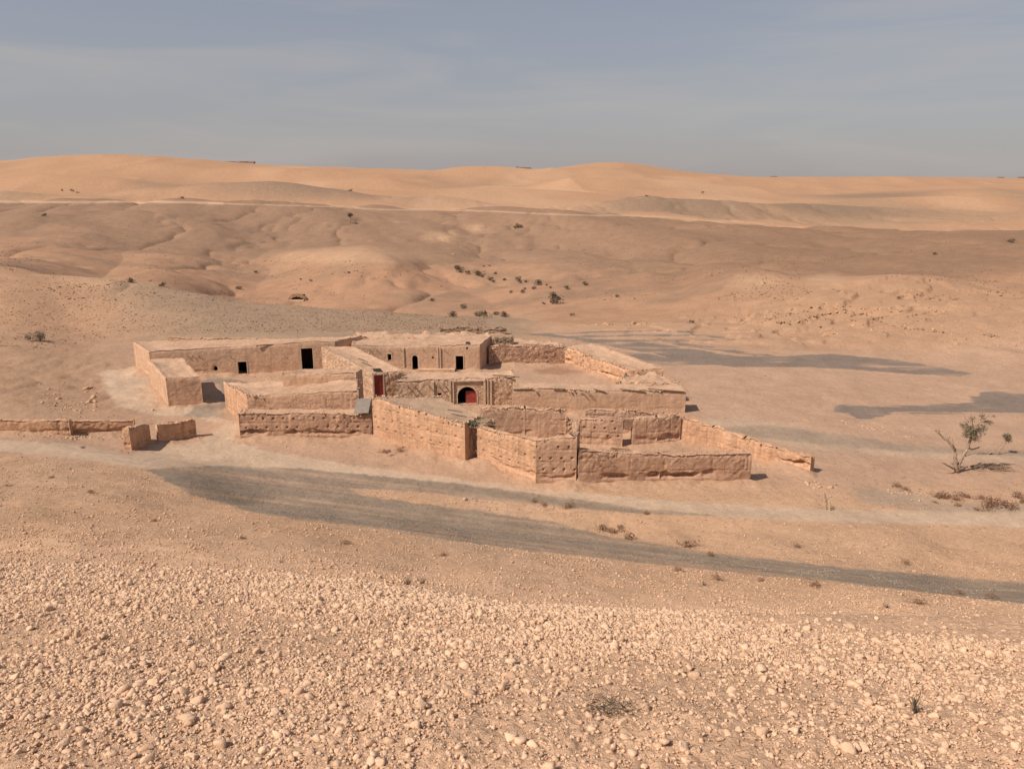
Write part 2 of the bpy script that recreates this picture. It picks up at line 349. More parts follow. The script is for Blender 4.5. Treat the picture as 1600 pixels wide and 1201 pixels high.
M['metal'] = plain_mat('grey_metal_sheet', (.255, .215, .18), .85, .15, 3., 0)
M['rock'] = rock_mat('foreground_limestone', (.60, .40, .265), (.73, .51, .35), 22.)
M['rock_mid'] = rock_mat('slope_gravel', (.50, .33, .215), (.68, .46, .31), 3.)
M['rock_bank'] = rock_mat('bank_rock', (.36, .22, .135), (.52, .33, .205), 3.)
M['rock_grey'] = rock_mat('grey_road_gravel', (.20, .165, .13), (.42, .34, .265), 3.)
M['rock_shadow'] = rock_mat('painted_crack_shadow', (.20, .13, .085), (.34, .22, .145), 3.)  # ledge stones coloured dark to paint the shadow in the bank cracks
M['rubble'] = rock_mat('wall_rubble', (.42, .265, .17), (.62, .42, .28), 4.)
M['bark'] = plain_mat('bare_grey_bark', (.33, .24, .17), .9, .25, 8.)
M['leaf'] = leaf_mat('olive_leaves', (.13, .11, .068), (.27, .225, .145))
M['leaf_dark'] = leaf_mat('dark_bush_leaves', (.085, .065, .042), (.17, .13, .085))
M['dry'] = leaf_mat('dry_brown_scrub', (.19, .105, .065), (.33, .20, .13))
M['twig'] = leaf_mat('dry_grey_twigs', (.09, .07, .05), (.19, .15, .11))
M['tarp'] = plain_mat('green_cloth', (.07, .08, .06), .8, .3, 5.)
M['reed'] = plain_mat('reed_mat', (.42, .32, .21), .9, .3, 12.)
M['shade_black'] = plain_mat('painted_opening_shade', (.035, .027, .022), .95, .2, 3.)  # near-black colour that paints the shade inside door, arch and window openings
M['bld_far'] = plain_mat('far_building_wall', (.30, .23, .18), .9, .1, .5)
M['cave'] = plain_mat('cave_rock', (.30, .19, .12), .95, .2, 1.)

# ------------------------------------------------------------------ ground sheet
def poly_in(u, v, P):
    P = np.array(P, float); ins = np.zeros(u.shape, bool); n = len(P)
    for i in range(n):
        x0, y0 = P[i]; x1, y1 = P[(i+1) % n]
        if y0 == y1: continue
        c = ((y0 > v) != (y1 > v)) & (u < (x1-x0)*(v-y0)/(y1-y0)+x0); ins ^= c
    return ins
def poly_mask(u, v, P, soft):
    """1 inside, fading across the outline over 'soft' rows"""
    P = np.array(P, float); lo = P.min(0)-soft*8; hi = P.max(0)+soft*8
    sel = (u > lo[0]) & (u < hi[0]) & (v > lo[1]) & (v < hi[1])
    out = np.zeros(u.shape); uu = u[sel]; vv = v[sel]
    if len(uu) == 0: return out
    d = np.full(uu.shape, 1e9)
    for i in range(len(P)):
        ax, ay = P[i]; bx, by = P[(i+1) % len(P)]
        ax, bx, ux = ax*.35, bx*.35, uu*.35
        L = (bx-ax)**2+(by-ay)**2+1e-9; t = np.clip(((ux-ax)*(bx-ax)+(vv-ay)*(by-ay))/L, 0, 1)
        d = np.minimum(d, np.hypot(ux-ax-t*(bx-ax), vv-ay-t*(by-ay)))
    d = np.where(poly_in(uu, vv, P), d, -d)
    out[sel] = sst(-soft, soft, d); return out
GRAVEL = [(228, 734), (330, 726), (480, 733), (600, 744), (720, 756), (880, 777), (1000, 794), (1130, 806), (1000, 802), (880, 793), (760, 780), (640, 767), (545, 762), (560, 772), (640, 785), (740, 797), (860, 815), (960, 840), (1100, 862), (1300, 885), (1620, 912), (1700, 925), (1700, 958), (1600, 943), (1400, 920), (1200, 900), (1000, 878), (850, 862), (700, 843), (600, 826), (500, 816), (400, 801), (300, 772)]
TRACK = [(-100, 684), (0, 687), (120, 694), (205, 709), (250, 697), (318, 690), (345, 664), (300, 650), (240, 648), (190, 638), (165, 610), (160, 580), (212, 575), (240, 600), (245, 638), (330, 640), (400, 636), (368, 662), (365, 692), (420, 705), (560, 728), (700, 745), (850, 764), (1050, 782), (1300, 796), (1700, 798), (1700, 826), (1300, 816), (1130, 808), (1000, 796), (880, 779), (720, 759), (600, 747), (480, 736), (330, 729), (228, 732), (120, 716), (0, 705), (-100, 700)]
FLAT1 = [(820, 522), (850, 521), (900, 526), (925, 531), (975, 531), (1040, 538), (1120, 551), (1150, 556), (1220, 556), (1300, 553), (1400, 562), (1520, 583), (1500, 587), (1430, 585), (1330, 577), (1250, 574), (1145, 574), (1120, 570), (1040, 571), (1010, 567), (985, 556), (970, 551), (1012, 553), (1045, 560), (1015, 551), (975, 545), (940, 538), (905, 533), (870, 527)]
STRIPS = [[(850, 521), (900, 519), (960, 517), (1030, 515), (1032, 517), (960, 519), (900, 521)], [(880, 525), (960, 523), (1040, 522), (1080, 522.6), (1120, 524), (1080, 525), (1040, 524.4), (960, 525.5), (900, 527)],
 [(1050, 516.6), (1088, 518.6), (1082, 520.5), (1040, 518)], [(1100, 524), (1130, 526), (1162, 531), (1150, 532.5), (1115, 528)], [(975, 530.5), (1060, 530), (1122, 530), (1122, 532), (1050, 533), (980, 533)], [(1030, 533), (1060, 534), (1120, 543), (1190, 552), (1215, 556), (1180, 555.5), (1110, 546.5), (1050, 537)]]
FLAT3 = [(1295, 635), (1300, 639), (1320, 631), (1360, 636), (1400, 634), (1450, 635), (1500, 630), (1520, 626), (1512, 622), (1535, 613), (1560, 613), (1620, 618), (1700, 622), (1700, 644), (1600, 645), (1480, 646), (1400, 645), (1360, 653), (1340, 652), (1320, 644), (1305, 642)]
RTRACK = [(1080, 655), (1160, 652), (1260, 668), (1380, 692), (1500, 704), (1700, 712), (1700, 728), (1500, 720), (1380, 712), (1260, 700), (1160, 680)]
RTRACK_D = [(1120, 668), (1200, 664), (1300, 676), (1400, 692), (1500, 701), (1700, 706), (1700, 714), (1500, 710), (1400, 704), (1280, 694), (1180, 682)]
YARD = [(300, 636), (345, 632), (345, 600), (318, 598), (318, 585), (360, 592), (400, 600), (352, 640), (385, 648), (372, 657), (290, 650)]
RPATCH = [(1330, 762), (1420, 768), (1480, 785), (1700, 790), (1700, 800), (1480, 800), (1350, 785)]
NC = 1250
t_ = np.linspace(-1, 1, NC)
Yr = np.concatenate([np.linspace(-6, 1.6, 24)[:-1], np.exp(np.linspace(math.log(1.6), math.log(9.5), 340))[:-1], np.exp(np.linspace(math.log(9.5), math.log(19), 50))[:-1],
     np.exp(np.linspace(math.log(19), math.log(120), 520))[:-1], np.exp(np.linspace(math.log(120), math.log(520), 300))[:-1], np.exp(np.linspace(math.log(520), math.log(4000), 190))[:-1], np.exp(np.linspace(math.log(4000), math.log(19500), 12))])
NR = len(Yr)
GX = (5 + .92*np.maximum(Yr, 0))[:, None]*t_[None, :]; GY = np.repeat(Yr[:, None], NC, 1)
# a little unevenness of the lattice so that rows do not show
GZ = tz(GX, GY)
nearw = (1-sst(9, 14, GY))
sel = GY < 16
fx, fy = GX[sel], GY[sel]
GZ[sel] += nearw[sel]*(.03*fbm(fx*2.2, fy*2.2, 0.0, 3) + .012*np.abs(fbm(fx*9, fy*9, 0.0, 3)) + .012*fbm(fx*30, fy*30, 0.0, 2) + .010*np.abs(vn(fx*24, fy*24)))
sel = (GY >= 16) & (GY < 110)
fx, fy = GX[sel], GY[sel]
GZ[sel] += .03*fbm(fx*1.5, fy*1.5, 0.0, 4) + .03*(1-sst(40, 48, fy))*np.abs(fbm(fx*4, fy*4, 0.0, 2))
GU, GV = project(GX, GY, GZ)
wu = GU + 8*fbm(GX/1.2, GY/1.2, 0.0, 4) + 6*fbm(GX*3, GY*3, 0.0, 2); wv_ = GV + 1.9*fbm(GX/1.5+40, GY/1.5, 0.0, 4) + 1.2*fbm(GX*2.5+4, GY*2.5, 0.0, 2)
def mix(c, col, m): return c + (np.array(col)-c)*m[..., None]
AA = GX/np.maximum(GY, 2.5); LS = np.log(np.maximum(GY, 1))
tint = np.empty(GX.shape+(3,)); tint[:] = (.50, .315, .195)
grain = np.full(GX.shape, .35)
big = fbm(GX/9, GY/9, 0.0, 4); bigf = fbm(AA*9+3, LS*14, 0.0, 5)
# near hill
tint = mix(tint, (.66, .43, .28), 1-sst(20, 30, GY)); grain = np.where(GY < 16, .0, grain)
# rough slope below the viewpoint, browner to the left
m = sst(22, 30, GY)*(1-sst(46, 52, GY)); tint = mix(tint, (.49, .325, .215), m*np.clip(.5+.9*big, 0, 1)*(.35+.65*(1-sst(-.1, .3, AA)))); grain += .5*m
# flats around the buildings
m = sst(44, 52, GY)*(1-sst(98, 112, GY)); tint = mix(tint, (.445, .29, .20), m*.9); grain = grain*(1-.6*m)
m = m*np.clip(.2+1.1*big, 0, 1)*.5; tint = mix(tint, (.40, .26, .178), m)
m = (1-sst(-.62, -.38, AA))*sst(56, 66, GY)*(1-sst(100, 115, GY)); tint = mix(tint, (.375, .235, .15), m*.9); grain = np.maximum(grain, m*.7)
# stony ridge on the left behind the buildings
m = sst(92, 100, GY)*(1-sst(134, 150, GY))*(1-sst(.0, .06, AA)); m2 = m*sst(-.60, -.42, AA+.05*big)
tint = mix(tint, (.32, .225, .152), m2*.95); tint = mix(tint, (.41, .25, .155), m*(1-m2)*.9); grain = grain*(1-m)+m*(.45+.6*m2)
# middle hills: brownish red, with greyer scree
hz = sst(104, 125, GY)*(1-m)
tint = mix(tint, (.375, .22, .137), hz)
st1 = sst(-.05, .35, bigf); tint = mix(tint, (.275, .18, .118), hz*st1*.65)
st2 = sst(.12, .5, fbm(AA*7-8, LS*11+3, 0.0, 4)); tint = mix(tint, (.44, .265, .16), hz*st2*.45)
pb = sst(math.log(215), math.log(250), LS + .25*np.clip(AA, -1, .8) + .10*bigf)      # greyer upper slope towards the plateau
tint = mix(tint, (.285, .18, .118), pb*hz*.85)
m = sst(.0, .40, AA)*sst(132, 165, GY); tint = mix(tint, (.265, .162, .102), m*.85)
m = np.exp(-((AA-.50)/.30)**2)*sst(88, 95, GY)*(1-sst(122, 150, GY)); tint = mix(tint, (.41, .25, .155), m*.9)
# far dunes
plate = np.interp(AA, [-1, -.67, -.3, 0, .15, .3, .45, .67, 1], [425, 430, 440, 415, 400, 345, 305, 262, 255])
far = sst(1.02, 1.12, GY/plate); tint = mix(tint, (.44, .262, .158), far)
st3 = sst(.08, .40, fbm(GX/190+2, GY/260, 0.0, 4)); tint = mix(tint, (.34, .225, .145), far*st3*.75*(1-sst(900, 1300, GY)))
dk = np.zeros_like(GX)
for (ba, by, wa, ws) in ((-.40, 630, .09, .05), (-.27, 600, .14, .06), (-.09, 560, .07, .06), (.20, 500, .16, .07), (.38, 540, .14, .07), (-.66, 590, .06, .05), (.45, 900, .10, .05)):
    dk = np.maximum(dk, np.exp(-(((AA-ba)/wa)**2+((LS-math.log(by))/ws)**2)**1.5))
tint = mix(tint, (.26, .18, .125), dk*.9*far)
tint = mix(tint, (.51, .32, .20), far*sst(.2, .5, fbm(GX/120-7, GY/300, 0.0, 3))*.6)
grain = np.where(GY > 120, np.clip(.25+.8*bigf, 0, .9)*(1-far*.9), grain)
# pale car track along the plateau edge
pv = np.interp(GU, [-400, 0, 300, 750, 1050, 1180, 1300], [316, 315, 317, 330, 341, 350, 356]); m = np.exp(-((GV-pv-2.5*fbm(GX/60, GY/60, 0.0, 3))/np.where(GU < 350, 1.7, .9))**2)*((GY > 300) & (GY < 700))*(1-sst(1150, 1230, GU)); PATH = m
tint = mix(tint, (.56, .38, .25), m*np.where(GU < 350, .9, .65))
# lighter scars on the middle hills
for (cu, cv, ru, rv_) in ((690, 370, 25, 9), (745, 358, 18, 8), (1180, 440, 45, 14), (1290, 437, 30, 9), (140, 440, 50, 10), (560, 400, 120, 14)):
    q = np.exp(-(((wu-cu)/ru)**2+((GV-cv)/rv_)**2)**2)*(GY > 104)*(GY < 500); tint = mix(tint, (.50, .325, .205), q*.55)
# track along the bank on the right
pv = np.interp(GU, [1110, 1250, 1400, 1600, 1800], [506, 510, 527, 551, 580]); m = np.exp(-((GV-pv+1)/2.2)**2)*((GY > 80) & (GY < 125))*(GU > 1100); tint = mix(tint, (.36, .235, .15), m*.7)
mid = (GY > 24) & (GY < 112)
def pm(P, soft): return poly_mask(wu, wv_, P, soft)*mid
mt = pm(TRACK, 1.6); mg = pm(GRAVEL, 1.6); fu = GU + 5*fbm(GX/1.4, GY/3, 0.0, 3); fv = GV + 1.6*fbm(GX/4+9, GY/.9, 0.0, 3)
mf = poly_mask(fu, fv, FLAT1, .5)*mid
for q in STRIPS: mf = np.maximum(mf, poly_mask(fu, fv, q, .5)*mid)
f3v = GV + 4.5*fbm(GX/5+9, GY/.55, 0.0, 3)*sst(0, .1, .4+fbm(GX/9, GY/4, 0.0, 2)); mf = np.maximum(mf, poly_mask(fu, f3v, FLAT3, .7)*mid)
mrt = pm(RTRACK, 3.5); mrd = pm(RTRACK_D, 2.5); my = pm(YARD, 1.5); mrp = pm(RPATCH, 4)
tint = mix(tint, (.50, .365, .26), mt*.95); tint = mix(tint, (.45, .325, .23), mrt*.85)
streak = fbm((GU-GV*4)/200, GV/4.2-GU/34, 0.0, 4, .6)
tint = mix(tint, (.25, .20, .152), mg*np.clip(.80-.85*np.clip(streak, -.15, 1), .1, 1))
tint = mix(tint, (.30, .225, .165), mrd*.75); tint = mix(tint, (.26, .205, .16), my*.85); tint = mix(tint, (.36, .27, .20), mrp*.8)
tint = mix(tint, (.225, .175, .14), mf*np.clip(1-2.0*np.clip(fbm(GX/6, GY/1.3, 0.0, 4)-.12, 0, 1), 0, 1))
# reddish puddle bed in the court
q = poly_mask(wu, wv_, [(835, 576), (880, 572), (905, 582), (870, 586), (840, 583)], 2.)*mid; tint = mix(tint, (.30, .165, .11), q*.8)
grain = grain*(1-np.maximum.reduce([mt, mg*.6, mf, mrt]))
grain = np.clip(grain, 0, 1)
V = np.stack([GX, GY, GZ], -1).reshape(-1, 3)
idx = np.arange(NR*NC).reshape(NR, NC)
Q = np.stack([idx[:-1, :-1], idx[:-1, 1:], idx[1:, 1:], idx[1:, :-1]], -1)
def fmean(a): return .25*(a[:-1, :-1]+a[1:, :-1]+a[:-1, 1:]+a[1:, 1:])
cls = np.zeros((NR-1, NC-1), int)
cls[fmean(GY) > 112] = 4
cls[fmean(far) > .5] = 5
cls[fmean(mt) > .5] = 1; cls[fmean(mrt) > .5] = 1
cls[fmean(mg) > .5] = 2; cls[fmean(mf) > .5] = 3
cls[fmean(PATH) > .5] = 6
names = {0: ('ground', 'pale sandy desert ground around the mud ruins'), 1: ('dirt_track', 'beige dirt track winding past the mud ruins'), 2: ('gravel_road', 'grey gravel road curving below the mud ruins'),
         3: ('gravel_flat', 'dark grey gravel spread over the flat right of the ruins'), 4: ('hills', 'brown stony hills rising behind the ruins'), 5: ('dunes', 'orange sandy hills on the skyline'), 6: ('path', 'thin pale path along the edge of the plateau')}
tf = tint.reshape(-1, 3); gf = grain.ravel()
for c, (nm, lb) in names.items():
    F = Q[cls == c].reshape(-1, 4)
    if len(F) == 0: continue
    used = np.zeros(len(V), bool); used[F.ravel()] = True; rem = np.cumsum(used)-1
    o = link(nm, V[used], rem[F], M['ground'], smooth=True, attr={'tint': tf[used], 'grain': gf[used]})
    tag(o, lb, None, kind='structure')

# ------------------------------------------------------------------ stones
def ico(sub):
    import bmesh
    bm = bmesh.new(); bmesh.ops.create_icosphere(bm, subdivisions=sub, radius=1); bm.verts.ensure_lookup_table()
    V_ = np.array([v.co[:] for v in bm.verts]); F_ = np.array([[v.index for v in f.verts] for f in bm.faces]); bm.free(); return V_, F_
I1 = ico(1); I2 = ico(2); I3 = ico(3)
def lib(base, n, amp, seed):
    r = np.random.default_rng(seed); out = []
    for q in range(n):
        P = base[0].copy(); o3 = r.uniform(0, 50, 3)
        d = 1 + amp*vn(P[:, 0]*1.3+o3[0], P[:, 1]*1.3+o3[1], P[:, 2]*1.3+o3[2]) + amp*.5*vn(P[:, 0]*3+o3[1], P[:, 1]*3+o3[2], P[:, 2]*3+o3[0])
        P = P*d[:, None]
        for c in range(13):       # chop planes for an angular, broken look
            nrm = r.normal(size=3); nrm /= np.linalg.norm(nrm); k = r.uniform(.40, .72); ex = np.clip(P@nrm-k, 0, None); P = P-ex[:, None]*nrm
        P *= np.array([1, r.uniform(.65, 1), r.uniform(.5, .85)]); out.append(P)
    return np.array(out)
LIBS = {1: lib(I1, 40, .35, 1), 2: lib(I2, 48, .26, 2), 3: lib(I3, 14, .22, 3)}
IC = {1: I1, 2: I2, 3: I3}
def stones_mesh(P, R, level, r):
    n = len(P); L = LIBS[level]; F0 = IC[level][1]
    vi = r.integers(0, len(L), n); W = L[vi].copy()
    a = r.uniform(0, 2*math.pi, n); b = r.uniform(-.5, .5, n)
    c, s_ = np.cos(b)[:, None], np.sin(b)[:, None]; y = W[..., 1]*c-W[..., 2]*s_; z = W[..., 1]*s_+W[..., 2]*c
    c, s_ = np.cos(a)[:, None], np.sin(a)[:, None]; x = W[..., 0]*c-y*s_; y = W[..., 0]*s_+y*c
    W = np.stack([x, y, z], -1)*R[:, None, None]+P[:, None, :]
    k = W.shape[1]; F = (F0[None]+(np.arange(n)*k)[:, None, None]).reshape(-1, 3)
    return W.reshape(-1, 3), F
def field(name, P, R, level, mat, label, seed=1):
    r = np.random.default_rng(seed); Vv, F = stones_mesh(P, R, level, r)
    o = link(name, Vv, F, mat); return tag(o, label, 'stones', kind='stuff')
def near_pts(n, y0, y1, seed, thresh=None):
    r = np.random.default_rng(seed); X, Y = [], []
    while sum(map(len, X)) < n:
        y = y0+(y1-y0)*r.uniform(0, 1, n*2)
        x = r.uniform(-1, 1, n*2)*(.74*y+1.4); 
        dens = .62+.75*fbm(x/1.1+7, y/1.1, 0.0, 3) + .3*fbm(x*2.2, y*2.2, 0.0, 2)
        # the smoother belt on the right beyond the rubble
        u_, v_ = project(x, y, tz(x, y)); edge = np.interp(u_, [0, 450, 800, 1100, 1300, 1600], [878, 893, 925, 960, 985, 1010])
        dens = dens*sst(-14, 22, v_-edge) + .03
        k = r.uniform(0, 1, len(x)) < dens; X.append(x[k]); Y.append(y[k])
    X = np.concatenate(X)[:n]; Y = np.concatenate(Y)[:n]; return X, Y
def near_z(X, Y): return tz(X, Y) + .03*fbm(X*2.2, Y*2.2, 0.0, 3) + .004 + .012*np.abs(fbm(X*9, Y*9, 0.0, 3))
r = np.random.default_rng(11)
X, Y = near_pts(40000, 1.6, 10, 21); R = np.clip(r.lognormal(math.log(.0150), .48, len(X))*(Y/5)**.4, .006, .048)
field('rubble_stones', np.stack([X, Y, near_z(X, Y)+R*.20], 1), R, 2, M['rock'], 'pale limestone rubble covering the near hillside', 3)
X, Y = near_pts(130000, 1.6, 10, 22); R = np.clip(r.lognormal(math.log(.0095), .4, len(X))*(Y/5)**.5, .004, .018)
field('gravel', np.stack([X, Y, near_z(X, Y)+R*.3], 1), R, 1, M['rock'], 'small pale gravel between the near rubble stones', 4)
# big stones one can tell apart
BIG = [(800, 1158, .085, 'largest pale boulder-like stone low in the middle of the near rubble'), (240, 1072, .07, 'rounded pale stone with dark shaded side left of centre in the near rubble'),
 (430, 1022, .055, 'upright pale stone with a dark cleft beside it in the near rubble'), (22, 1066, .065, 'flat pale stone at the left edge of the near rubble'), (1225, 1105, .06, 'round smooth stone right of the dry tuft in the near rubble'),
 (1240, 1118, .045, 'small squat stone just below the round smooth one'), (648, 1075, .05, 'pale stone with a flat top in the middle of the near rubble'), (1262, 1052, .055, 'upright stone below the sandy belt on the right'),
 (1398, 1051, .05, 'sharp stone near the right side above the grey twigs'), (1575, 1145, .055, 'stone with a shadowed hollow at the right edge'), (1110, 1085, .05, 'stone behind the round smooth one with a dark gap'),
 (100, 1165, .065, 'low pale stone with a black gap near the bottom left'), (540, 950, .06, 'squat stone just below the crest of the rubble'), (350, 905, .055, 'flat grey stone on the crest of the rubble'),
 (225, 905, .07, 'stone with a dark shadow on the rubble crest at left'), (970, 1130, .07, 'broad stone below the grey dry bush'), (700, 1020, .055, 'angular stone in the upper middle of the near rubble'),
 (1350, 1175, .06, 'broad stone near the bottom right corner'), (880, 965, .06, 'stone with a dark side near the top of the rubble in the middle'), (1025, 990, .07, 'large stone in the upper rubble right of centre'),
 (60, 940, .06, 'stone high on the rubble at the far left'), (585, 1185, .06, 'stone at the bottom edge left of centre'), (1460, 1120, .05, 'stone to the right of the grey upright twigs'), (355, 1120, .05, 'stone in the lower left of the near rubble')]
for i, (u, v, rr, lb) in enumerate(BIG):
    x, y, z = G(u, v); Vv, F = stones_mesh(np.array([[0, 0, 0.]]), np.array([rr*.62]), 3, np.random.default_rng(100+i))
    o = link('stone', Vv, F, M['rock'], smooth=False); o.location = (x, y, float(near_z(x, y))+rr*.12)
    tag(o, lb, 'stone', 'larger stones in the near rubble')
# gravel of the slope between the viewpoint and the tracks
r = np.random.default_rng(12); n = 300000
yy = r.uniform(19, 49, n); xx = r.uniform(-1, 1, n)*(.74*yy+1)
uu, vv = project(xx, yy, tz(xx, yy))
inm = poly_mask(uu, vv, GRAVEL, 2.)+poly_mask(uu, vv, TRACK, 2.)
dens = (.55+.6*fbm(xx/3, yy/3, 0.0, 3))*(1-sst(44, 50, yy))*(1-.5*sst(36, 40, yy)*sst(0, .2, xx/yy)) + .05
k = (r.uniform(0, 1, n) < dens) & (inm < .3)
X, Y = xx[k], yy[k]; R = np.clip(r.lognormal(math.log(.021), .5, len(X))*(1.15-.15*sst(19, 28, Y)), .01, .11)
field('slope_gravel', np.stack([X, Y, tz(X, Y)+R*.4], 1), R, 1, M['rock_mid'], 'loose gravel on the slope below the rubble crest', 5)

r = np.random.default_rng(16); n = 150000
yy = r.uniform(26, 50, n); xx = r.uniform(-1, 1, n)*(.74*yy+1); uu, vv = project(xx, yy, tz(xx, yy))
k = (poly_mask(uu, vv, GRAVEL, 2.) > r.uniform(.3, 1, n)) & (fbm(xx/2.5, yy/1.5, 0.0, 3) > -.25); X, Y = xx[k], yy[k]; R = np.clip(r.lognormal(math.log(.022), .4, len(X)), .012, .06)
field('road_gravel', np.stack([X, Y, tz(X, Y)+R*.4], 1), R, 1, M['rock_grey'], 'loose grey gravel scattered over the gravel road', 26)
r = np.random.default_rng(15); n = 26000
yy = r.uniform(44, 104, n); xx = r.uniform(-1, 1, n)*(.74*yy+1); uu, vv = project(xx, yy, tz(xx, yy))
inm = poly_mask(uu, vv, GRAVEL, 2.)+poly_mask(uu, vv, TRACK, 2.)+poly_mask(uu, vv, FLAT1, 2.)+poly_mask(uu, vv, FLAT3, 2.)
k = (r.uniform(0, 1, n) < .30+.9*fbm(xx/4, yy/4, 0.0, 3)) & (inm < .3); X, Y = xx[k], yy[k]; R = np.clip(r.lognormal(math.log(.04), .45, len(X)), .02, .15)
field('flat_gravel', np.stack([X, Y, tz(X, Y)+R*.3], 1), R, 1, M['rock_bank'], 'loose stones strewn over the flats around the ruins', 6)

# ------------------------------------------------------------------ walls and buildings
def side_u(p0, p1, u, v=600):
    """fraction along the side p0-p1 seen at column u"""
    k = kx(u, v); dx, dy = p1[0]-p0[0], p1[1]-p0[1]
    return (k*p0[1]-p0[0])/(dx-k*dy)
def topn(x, y, amp):
    x = np.asarray(x); y = np.asarray(y)
    amp = amp*1.35
    return amp*(1.1*fbm(x*1.1, y*1.1, 0.0, 3) + .6*np.round(1.6*vn(x*.8+30, y*.8))/1.6 + .45*vn(x*4.1, y*4.1+9)) - .9*amp*sst(.35, .75, vn(x*.37+50, y*.37))
def relief(S, Zr, x, y, z, st, seed):
    """push-in of the wall face: lumps, undercut foot, joints and putlog holes"""
    d = .05*fbm(x*.5, y*.5, z*.5, 2) + st.get('rough', .03)*1.0*fbm(x*3.2, y*3.2, z*3.2, 3)
    if st.get('crumb', .5): d = d + .07*st.get('crumb', .5)*fbm(x*5.5, y*5.5, z*5.5, 2)*sst(-.25, .35, fbm(x*.6+seed, y*.6, z*.9, 2)+.9*sst(.6, .95, Zr/np.max(Zr))-.35)
    hn = .38+.28*fbm(x*.45+seed, y*.45, 0.0, 3)+.12*vn(x*2.3, y*2.3+seed)
    ero = st.get('foot', .14)*sst(.05, -.04, Zr-.30-hn)*np.clip(.55+.9*fbm(x*1.6+seed, y*1.6, z*2.5, 3), .1, 1)*sst(-.30, .10, fbm(x*.3-seed, y*.3, 0.0, 2)); d = d - ero*sst(.0, .25, Zr-.28)
    if st.get('lift'):
        lh = st['lift']; ph = (Zr+st.get('off', .1))/lh; d = d - .045*np.exp(-((ph-np.round(ph))*lh/.05)**2)*np.clip(.5+1.6*fbm(x*.9, y*.9, z*.3+seed, 2), 0, 1)
        bl = st.get('block', 1.5); row = np.round(ph-.5); sp = S/bl + .43*row + .12*vn(row*3.3+seed, row*0+.5)
        jit = .10*vn(row*5.1+seed, np.floor(sp)*2.7); w = np.abs(sp+jit-np.round(sp+jit))*bl
        d = d - .05*np.exp(-(w/.05)**2)*np.clip(.3+1.8*vn(row*1.7+seed, np.round(sp)*1.9), 0, 1)
    if st.get('holes'):
        lh = st.get('hole_row', .85); rw = np.round((Zr-.25)/lh); hs = st['holes']; c = S/hs+.31*rw; dz = np.abs(Zr-.25-rw*lh); dx = np.abs(c-np.round(c))*hs
        on = (vn(np.round(c)*3.1+seed, rw*2.3) > -.45) & (rw > 0)
        d = d - .22*np.clip(1.7-np.maximum(dx, dz)/.045, 0, 1)*on
    return d
def face_grid(p0, p1, st, seed, res, openings=(), amp=.06, s_inset=(0, 0), topoff=0.0):
    """outward face from foot to top between two plan points; openings are (s0,s1,z0,z1,arch)"""
    x0, y0, h0 = p0; x1, y1, h1 = p1; L = math.hypot(x1-x0, y1-y0); nx, ny = (y1-y0)/L, -(x1-x0)/L
    ns = max(int(L/res), 2); Sg = np.linspace(0, L, ns+1)
    hm = max(h0, h1); zb = min(float(tz(x0, y0)), float(tz(x1, y1)))-.35; nzv = max(int((hm-zb)/res), 3)
    Tg = np.linspace(0, 1, nzv+1)
    ext = [s for o in openings for s in o[:2]]
    for e_ in ext: Sg[np.argmin(np.abs(Sg-e_))] = e_
    S2, T2 = np.meshgrid(Sg, Tg); X = x0+(x1-x0)*S2/L; Y = y0+(y1-y0)*S2/L
    H = h0+(h1-h0)*S2/L + topn(X, Y, amp) + topoff; Z2 = zb+(H-zb)*T2
    for o in openings:       # snap rows to sill and head
        for zz in o[2:4]:
            if zz <= zb: continue
            for j in range(S2.shape[1]):
                if o[0]-.01 <= S2[0, j] <= o[1]+.01: i = int(np.argmin(np.abs(Z2[:, j]-zz))); Z2[i, j] = zz
    Zr = Z2-(zb+.35); d = relief(S2, Zr, X, Y, Z2, st, seed)
    edge = np.ones_like(S2)
    edge *= sst(0, .12, S2)*sst(0, .12, L-S2)
    for o in openings:
        q = np.maximum(np.maximum(o[0]-S2, S2-o[1]), np.maximum(o[2]-Z2, Z2-o[3])); edge *= sst(0.0, .15, q)
    d = d*edge - .02*(1-T2)*0; rnd = -.10*np.exp(-(1-T2)*(H-zb)/.12)*edge
    X = X+nx*(d+rnd); Y = Y+ny*(d+rnd)
    Vv = np.stack([X, Y, Z2], -1).reshape(-1, 3); nS = S2.shape[1]; id_ = np.arange(Vv.shape[0]).reshape(S2.shape)
    F = np.stack([id_[:-1, :-1], id_[:-1, 1:], id_[1:, 1:], id_[1:, :-1]], -1)
    sc = .25*(S2[:-1, :-1]+S2[1:, :-1]+S2[:-1, 1:]+S2[1:, 1:]); zc = .25*(Z2[:-1, :-1]+Z2[1:, :-1]+Z2[:-1, 1:]+Z2[1:, 1:])
    keep = np.ones(sc.shape, bool)
    for o in openings:
        s0, s1, z0, z1 = o[:4]; ins = (sc > s0) & (sc < s1) & (zc > z0) & (zc < z1)
        if len(o) > 4 and o[4]:
            rr = (s1-s0)/2; zc0 = z1-rr; ins &= (zc < zc0) | (((sc-(s0+s1)/2)**2+(zc-zc0)**2) < rr*rr)
        keep &= ~ins
    return Vv, F[keep].reshape(-1, 4)
